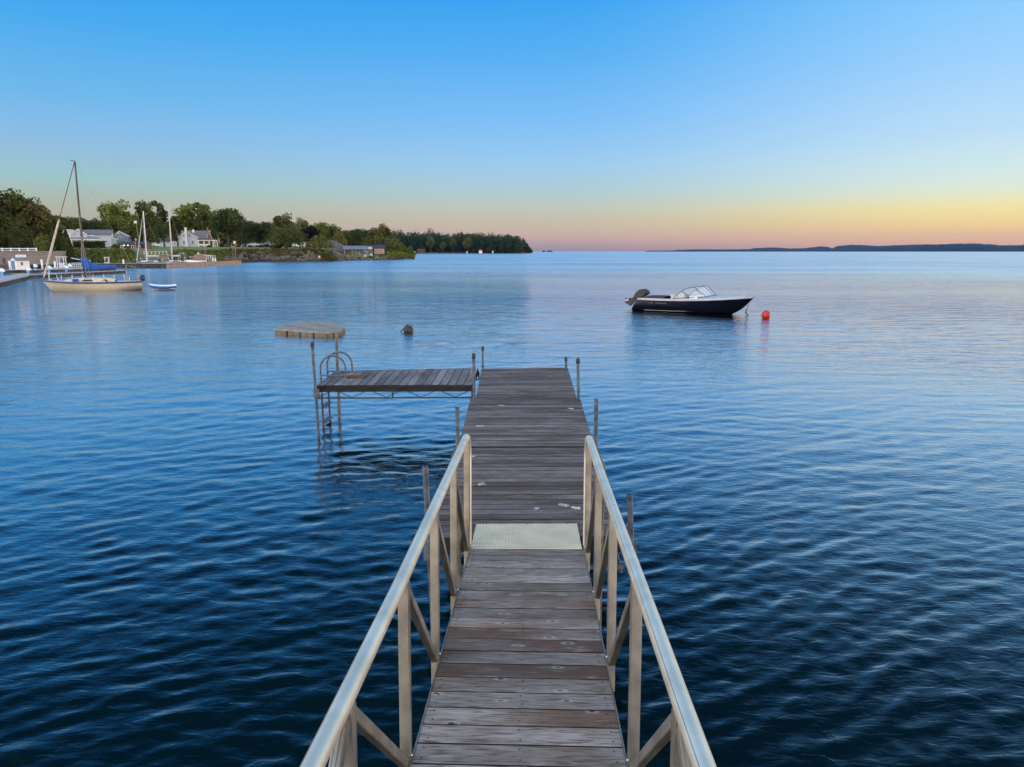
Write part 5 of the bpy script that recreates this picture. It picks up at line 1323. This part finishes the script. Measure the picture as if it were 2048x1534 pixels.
for sg, px in ((1, 422.5),):
    MB().mat(TRIM).prism([(13, Z(459.5)), (9.1, Z(477)), (9.1, Z(475.2)), (13, Z(457.8))], X(px) - .4, X(px) - .3, 'x').build('gable_trim', parent=o)
MB().mat(BRK).box(X(414.5), X(417), 12, 13, Z(463), Z(452.5)).build('brick_chimney', parent=o); MB().mat(WHITEP).box(X(385), X(389), 8, 9, Z(464), Z(457.6)).build('white_chimney', parent=o)
# brick gable that faces the water on the right
gable(o, X(415), X(424), 7.5, 12, -1.2, Z(475), Z(459.8), BRK, ROOFB, 'y', over=.3, name='brick_gable', mid=X(419.6))
window(o, X(419.6), Z(469), 1.6 / h3.k, 4 / h3.k, 7.5, frame=.07)
MB().mat(ROOFG).prism([(X(396), Z(480)), (X(436.5), Z(480)), (X(432), Z(477)), (X(398), Z(475.4))], 0, 7.4, 'y').build('porch_roof', parent=o)
MB().mat(TRIM).box(X(396), X(436.7), -.12, -.02, Z(481.3), Z(479.9)).build('porch_beam', parent=o)
MB().mat(M('cream_porch_wall', (.55, .45, .32), .8)).box(X(398), X(422), 3.2, 3.4, -1, Z(480)).build('porch_wall', parent=o)
for px in (398.5, 409.5, 420, 428, 431.5, 436): MB().mat(TRIM).box(X(px) - .16, X(px) + .16, -.1, .2, 0, Z(481)).build('porch_post', parent=o)
for px in (402, 405.5, 412.5, 417): window(o, X(px), Z(485.5), 2 / h3.k, 4.6 / h3.k, 3.2, frame=.06)
MB().mat(TRIM).box(X(398), X(420), -.05, .05, Z(491), Z(488)).build('porch_railing', parent=o)
MB().mat(ROOFB).prism([(X(342), Z(482.2)), (X(358.6), Z(482.2)), (X(358.6), Z(468)), (X(350.5), Z(467))], 3, 8, 'y').build('low_wing_roof', parent=o)
MB().mat(CLAP).box(X(342), X(358.6), 3.1, 8, -1, Z(482.3)).build('low_wing', parent=o)
window(o, X(349.5), Z(487), 3 / h3.k, 3.4 / h3.k, 3.1); MB().mat(GLASSY).box(X(354), X(357.5), 3.0, 3.09, 0, Z(484)).build('door', parent=o)
h5 = Site('barn', 'white vertical-board barn partly hidden left of the white gabled house', 'barn', 330, 493, 285, rz=R(20))
X, Z, o = h5.X, h5.Z, h5.o
gable(o, X(319), X(341), 0, 7, -1, Z(482.5), Z(470), CLAP, ROOFG, 'x')
h6 = Site('shed', 'small red and grey shed up the drive beside the restaurant', 'shed', 303, 485, 300, rz=R(20))
X, Z, o = h6.X, h6.Z, h6.o
gable(o, X(300), X(308), 0, 4, -1, Z(480.5), Z(477), M('barn_red', (.25, .04, .035), .8), ROOFG, 'y')
# vehicles
def car(label, px, ybase, D, L, col, facing=0., cat='car', name='parked_car'):
    x, y = loc(px, D); t = thing(name, label, cat, (x, y, at(px, ybase, D).z), facing, 'cars parked behind the shore')
    b_ = MB().mat(M('car_paint_' + col[0], col[1], .25)).prism([(-L / 2, .3), (L / 2, .3), (L / 2, .75), (L * .46, .85), (L * .28, .95), (L * .15, 1.42), (-L * .25, 1.46), (-L * .42, 1.0), (-L / 2, .9)], -.85, .85, 'y'); b_.build('body', parent=t)
    MB().mat(GLASSY).prism([(L * .24, .98), (L * .14, 1.36), (-L * .24, 1.40), (-L * .36, 1.0)], -.87, .87, 'y').build('window', parent=t)
    for sx in (-.31, .31):
        for sy in (-.86, .86): MB().mat(RUBBER).tube([(sx * L, sy - .04, .32), (sx * L, sy + .04, .32)], .33, 14).build('wheel', parent=t)
    return t
CW = ('white', (.72, .73, .76)); CG = ('grey', (.28, .30, .33))
car('white car parked beside the restaurant', 308, 493.5, 262, 4.4, CW, R(-30))
car('white car parked left of the grey pavilion', 508, 491.5, 372, 4.8, CW)
car('grey-white van parked between the white car and the pavilion', 520, 491.5, 380, 5.2, CG)
car('grey car parked right of the pavilion', 549, 491.5, 380, 4.6, CG)
cm = Site('camper', 'boxy white travel camper with dark windows on the lawn', 'camper', 603, 494.5, 385, rz=R(13))
X, Z, o = cm.X, cm.Z, cm.o
MB().mat(WHITE).prism([(X(592), .5), (X(611), .5), (X(611), Z(484.6)), (X(593), Z(485.2)), (X(591.5), Z(488))], 0, 2.4, 'y').build('body', parent=o)
window(o, X(596), Z(487.5), .5, .5, 0); window(o, X(608.5), Z(488), .5, .6, 0); MB().mat(GLASSY).box(X(599), X(602), -.05, -.002, .6, Z(485.5)).build('door', parent=o)
for px in (598, 605): MB().mat(RUBBER).tube([(X(px), .1, .35), (X(px), .3, .35)], .35, 12).build('wheel', parent=o)
ct = Site('tent_trailer', 'low grey trailer parked just left of the white camper', 'trailer', 588, 494, 388)
MB().mat(M('pale_grey_panel', (.42, .44, .5), .5)).prism([(ct.X(585), .4), (ct.X(592), .4), (ct.X(591), ct.Z(486)), (ct.X(586), ct.Z(487.5))], 0, 2.2, 'y').build('body', parent=ct.o); MB().mat(RUBBER).tube([(0, .1, .3), (0, .3, .3)], .3, 12).build('wheel', parent=ct.o)
ex = Site('excavator', 'yellow excavator with raised bent arm in front of the purple tree', 'excavator', 629, 495.5, 300)
X, Z, o = ex.X, ex.Z, ex.o; YEL = M('excavator_yellow', (.62, .32, .03), .5)
MB().mat(YEL).box(X(620), X(630), 0, 2.2, .7, 1.5).box(X(626.5), X(630), .1, 1.2, 1.5, 2.3).build('cab', parent=o)
MB().mat(RUBBER).prism([(X(619), .1), (X(631), .1), (X(632), .4), (X(631), .7), (X(619), .7), (X(618), .4)], -.1, .5, 'y').prism([(X(619), .1), (X(631), .1), (X(632), .4), (X(631), .7), (X(619), .7), (X(618), .4)], 1.7, 2.3, 'y').build('track', parent=o)
MB().mat(YEL).bar((X(629), 1.1, 1.2), (X(632.5), 1.1, Z(485)), .35, .45).bar((X(632.5), 1.1, Z(485)), (X(640), 1.1, Z(484)), .3, .4).build('boom_arm', parent=o)
MB().mat(YEL).bar((X(640), 1.1, Z(484)), (X(643), 1.1, Z(490)), .25, .3).build('bucket', parent=o)
pv = Site('pavilion', 'grey pavilion with pyramid roof on the lawn behind the bank', 'pavilion', 536.5, 491.5, 350, rz=R(15))
X, Z, o = pv.X, pv.Z, pv.o
a_ = [(X(527), 0, Z(488)), (X(546), 0, Z(488)), (X(546), 4.2, Z(488)), (X(527), 4.2, Z(488))]; ap = (X(536.5), 2.1, Z(480.5))
MB().mat(ROOFG).add(a_ + [ap], [(0, 1, 4), (1, 2, 4), (2, 3, 4), (3, 0, 4), (3, 2, 1, 0)]).build('roof', parent=o)
for px in (528, 545):
    for y in (.2, 4): MB().mat(DARKW).box(X(px) - .12, X(px) + .12, y - .1, y + .1, 0, Z(488)).build('post', parent=o)
bs = Site('boat_shelter', 'open-sided grey roofed boat shelter by the low shore', 'shelter', 711, 510.5, 296, rz=R(10))
X, Z, o = bs.X, bs.Z, bs.o
RB = M('blue_grey_metal_roof', (.15, .155, .20), .6, var=.12, scale=1)
MB().mat(RB).prism([(-.4, Z(499)), (2.6, Z(492)), (5.6, Z(499)), (5.6, Z(498.5)), (2.6, Z(491.4)), (-.4, Z(498.5))], X(686), X(735), 'x').build('roof', parent=o)
for px in (689, 704, 719, 734):
    for y in (0, 5.2): MB().mat(M('grey_post', (.34, .33, .31), .7)).box(X(px) - .12, X(px) + .12, y - .12, y + .12, -1, Z(498.6)).build('post', parent=o)
MB().mat(M('shelter_deck', (.16, .13, .11), .9)).box(X(688), X(735), -.3, 5.6, -.9, -.02 + .1).build('floor', parent=o)
sh = Site('boat', 'shrouded light grey boat stored under the shelter roof', 'boat', 725, 507, 300)
MB().mat(M('shrink_wrap', (.5, .52, .58), .5)).loft([[Vector((sh.X(p), y, z)) for y, z in ((-.9, .5), (-.5, h_), (0, h_ + .25), (.5, h_), (.9, .5))] for p, h_ in ((718, .6), (721, 1.2), (727, 1.4), (732, .9), (734, .5))], caps=(True, True)).build('cover', parent=sh.o)
MB().mat(RUBBER).tube([(0, -.8, .3), (0, .8, .3)], .3, 10).build('trailer_wheel', parent=sh.o)
ds_ = Site('shed', 'dark blue shed with a tan wooden garage door near the point', 'shed', 758, 508, 302, rz=R(9))
X, Z, o = ds_.X, ds_.Z, ds_.o
gable(o, X(745.5), X(771), 0, 6, -1, Z(497), Z(490), DARKW, M('navy_roof', (.02, .03, .055), .8), 'x', over=.2)
MB().mat(M('tan_board_door', (.40, .26, .17), .8, var=.2, scale=4)).box(X(750.5), X(767), -.08, -.002, 0, Z(498.3)).build('door', parent=o)
MB().mat(M('tan_trim', (.5, .36, .25), .8)).box(X(749), X(768.5), -.14, -.082, Z(498.3), Z(497.4)).box(X(749), X(750.5), -.14, -.082, 0, Z(498.3)).box(X(767), X(768.5), -.14, -.082, 0, Z(498.3)).build('door_frame', parent=o)
sm_ = Site('shed', 'small pale-roofed shed squeezed between shelter and dark shed', 'shed', 740, 506, 308, rz=R(9))
gable(sm_.o, sm_.X(736.5), sm_.X(744.5), 0, 4, -1, sm_.Z(498.5), sm_.Z(494), M('brown_board', (.20, .16, .14), .9), M('pale_roof', (.42, .38, .35), .8), 'x', over=.15)
gm = MB().mat(M('gravel', (.095, .085, .082), .95, var=.3, scale=2)); pts = []
cx_, cy_ = loc(664, 300); zg = ground_z(664, 300)
gm.lathe([(9, -1), (7, .8), (4.2, 2.6), (2, 3.7), (.6, 4.1)], (cx_, cy_, zg - .2), 22, sy=.7); g_ = gm.build('gravel_mound'); tag(g_, 'grey gravel mound beside the boat shelter', 'mound')
def chair(px, yb, D, lab):
    x, y = loc(px, D); z = at(px, yb, D).z; t = thing('garden_chair', lab, 'chair', (x, y, z), random.uniform(-.4, .4), 'wooden garden chairs on the low shore')
    m_ = M('salmon_painted_wood', (.75, .36, .24), .6); MB().mat(m_).box(-.35, .35, -.3, .3, .32, .38).build('seat', parent=t); MB().mat(m_).prism([(.25, .35), (.32, .35), (.6, 1.15), (.53, 1.15)], -.35, .35, 'x').build('backrest', parent=t)
    for sx in (-.38, .38): MB().mat(m_).box(sx - .06, sx + .06, -.35, .4, .56, .61).box(sx - .04, sx + .04, -.32, -.22, 0, .56).build('armrest', parent=t)
chair(694, 516.8, 281, 'salmon garden chair below the left end of the boat shelter'); chair(729.5, 515.2, 284, 'salmon garden chair below the right end of the boat shelter'); chair(637, 518.5, 252, 'salmon garden chair alone on the rocks under the drooping shore tree')
wp = thing('dock_box', 'white upright box standing between shelter and dark shed', 'box', (loc(742.3, 290)[0], 290, at(742, 513.5, 290).z)); MB().mat(WHITEP).box(-.35, .35, -.25, .25, 0, 1.1).build('body', parent=wp); MB().mat(TRIM).box(-.4, .4, -.3, .3, 1.1, 1.18).build('lid', parent=wp)
# poles
def pole(label, px, yt, yb, D, r, mat, name='pole', extra=None, cat='pole', tilt=0):
    x, y = loc(px, D); z0 = at(px, yb, D).z; zt = at(px, yt, D).z
    t = thing(name, label, cat, (x, y, z0)); MB().mat(mat).tube([(0, 0, -.6), (tilt, 0, zt - z0)], [r, r * .7], 8).build('shaft', parent=t); return t, zt - z0
t, hgt = pole('thin brown lamp pole left of the left marina mast', 281, 440, 515, 178, .09, M('brown_pole', (.25, .18, .13), .7), 'lamp_pole', cat='lamp pole', tilt=-.4); MB().mat(WHITEP).box(-.9, -.3, -.1, .1, hgt - .75, hgt - .2).build('lamp_head', parent=t)
t, hgt = pole('pole with a round white and orange marker at the breakwater end', 470.5, 486, 522, 216, .10, M('grey_brown_pole', (.28, .24, .20), .8), 'marker_pole', cat='marker pole')
MB().mat(M('orange_white_disc', (.80, .55, .38), .5)).tube([(0, -.16, hgt + .2), (0, -.10, hgt + .2)], .42, 16).build('marker_disc', parent=t); MB().mat(M('red_plate', (.35, .06, .05), .6)).box(-.3, .3, -.16, -.10, hgt - 1.0, hgt - .4).build('plate', parent=t)
t, hgt = pole('bare leaning grey pole beside the marker pole', 465.5, 497, 522, 214, .07, M('grey_brown_pole', (.28, .24, .20), .8), 'pole')
t, hgt = pole('flagpole with small hanging red and white flag by the porch end', 438.5, 470, 493, 296, .05, WHITEP, 'flagpole', cat='flagpole'); MB().mat(M('faded_red_flag', (.55, .2, .2), .8)).add([(0.03, 0, hgt - 1.2), (.45, .05, hgt - 1.5), (.55, 0, hgt - 3.2), (.3, .02, hgt - 3.6), (.05, 0, hgt - 2.8)], [(0, 1, 2, 3, 4)]).build('flag', parent=t)
t, hgt = pole('flagpole with small pink flag above the restaurant roof', 272, 476, 500, 222, .04, WHITEP, 'flagpole', cat='flagpole'); MB().mat(M('pink_flag', (.65, .25, .28), .8)).add([(0.03, 0, hgt - .1), (.5, .05, hgt - .2), (.55, 0, hgt - .7), (.05, 0, hgt - .8)], [(0, 1, 2, 3)]).build('flag', parent=t)
# far shore huts
def hut(label, px, yb, w, hh, roofc, wallc=WHITEP):
    s_ = Site('hut', label, 'hut', px, yb, 1206); gable(s_.o, s_.X(px - w / 2), s_.X(px + w / 2), 0, 6, -2, s_.Z(yb - hh * .55), s_.Z(yb - hh), wallc, roofc, 'x', over=.3)
REDR = M('red_metal_roof', (.5, .05, .05), .6)
hut('tiny white hut with bright red roof on the far wooded shore', 961, 504.4, 6.5, 5.2, REDR); hut('tiny white cottage right of the red-roofed hut on the far shore', 985.5, 503.8, 2.2, 2.8, ROOFG); hut('tiny pale cottage between the trees of the far shore', 934, 504.8, 2.2, 2.6, ROOFB); hut('low dark red barn at the left end of the far shore', 842, 504.8, 16, 7, M('dark_red_roof', (.08, .03, .03), .9), M('dark_red_wall', (.12, .04, .035), .9))

# ------------------------------------------------------------------ far hills and islets
def hill(name, prof, D, depth, mat, label, seed, rough=1.):
    r2 = np.random.default_rng(seed); pxs = np.arange(prof[0][0], prof[-1][0], 2.); V = []; ks = np.linspace(0, 1, 9)
    base = np.interp(pxs, [a for a, b in prof], [b for a, b in prof]); nz = np.convolve(r2.normal(0, 1, len(pxs) + 20), np.ones(5) / 5, 'same')[10:-10] * rough
    for px, yt, q in zip(pxs, base, nz):
        Hh = max(1., at(px, yt, D).z + q * D / 1474 * .35)
        for k in ks:
            D2 = D - depth * (1 - k) * .5 + (0 if k < 1 else depth); hh = Hh * math.sin(k * math.pi / 2) ** .8 if k < 1 else -8
            x, y = loc(px, D2); V.append((x, y, hh + (r2.normal(0, Hh * .03) if 0 < k < .95 else 0) - (6 if k == 0 else 0)))
    n = len(ks); mb = MB().mat(mat); mb.add(V, [(i * n + k, (i + 1) * n + k, (i + 1) * n + k + 1, i * n + k + 1) for i in range(len(pxs) - 1) for k in range(n - 1)], True)
    struct(mb.build(name), label)
HF = M('forested_hill', (.004, .011, .016), .95, var=.3, scale=.01)
hill('hills', [(1290, 502.3), (1300, 501.3), (1345, 501.1), (1352, 499.8), (1385, 498.6), (1450, 498.8), (1500, 498.2), (1600, 498), (1650, 497), (1700, 496), (1750, 495), (1775, 492.5), (1800, 491.5), (1830, 493), (1850, 490.5), (1870, 489), (1900, 487.8), (1930, 486.8), (1950, 487), (1975, 488.5), (2000, 490.5), (2030, 490.6), (2060, 488), (2150, 486), (2400, 487), (2700, 490)], 7000, 900, HF, 'long dark forested shore hills across the lake', 31)
hill('hills', [(1495, 500), (1508, 496), (1540, 495), (1550, 494.6), (1580, 497), (1610, 496), (1640, 492.6), (1655, 493.4), (1664, 497), (1672, 492.3), (1700, 489.6), (1715, 489.5), (1740, 491.2), (1760, 492), (1790, 490.5), (1850, 488.6), (1900, 489.5), (2000, 492), (2300, 491)], 10500, 1500, HF, 'paler blue hill range behind the shore hills', 32, .5)
hill('islet', [(1084.5, 502.4), (1086, 500.6), (1088.5, 500.4), (1091, 502.3)], 4200, 60, HF, 'tiny dark islet on the horizon, left of two', 33)
hill('islet', [(1093, 502.4), (1095, 501.0), (1099, 500.6), (1104, 501.4), (1106, 502.3)], 4200, 60, HF, 'tiny dark islet on the horizon, right of two', 34)

# ------------------------------------------------------------------ air
HAZE_D = 2.0e-5
hz = MB().box(-14000, 14000, -2500, 14500, -9, 330).build('haze'); hz['kind'] = 'stuff'; hz['label'] = 'thin evening haze over the lake'; hz['category'] = 'haze'
m = bpy.data.materials.new('air'); m.use_nodes = True; nt = m.node_tree; nt.nodes.clear()
out = nt.nodes.new('ShaderNodeOutputMaterial'); pv_ = nt.nodes.new('ShaderNodeVolumePrincipled')
pv_.inputs['Color'].default_value = (.03, .28, .80, 1); pv_.inputs['Density'].default_value = HAZE_D
nt.links.new(pv_.outputs[0], out.inputs['Volume']); hz.data.materials.clear(); hz.data.materials.append(m)
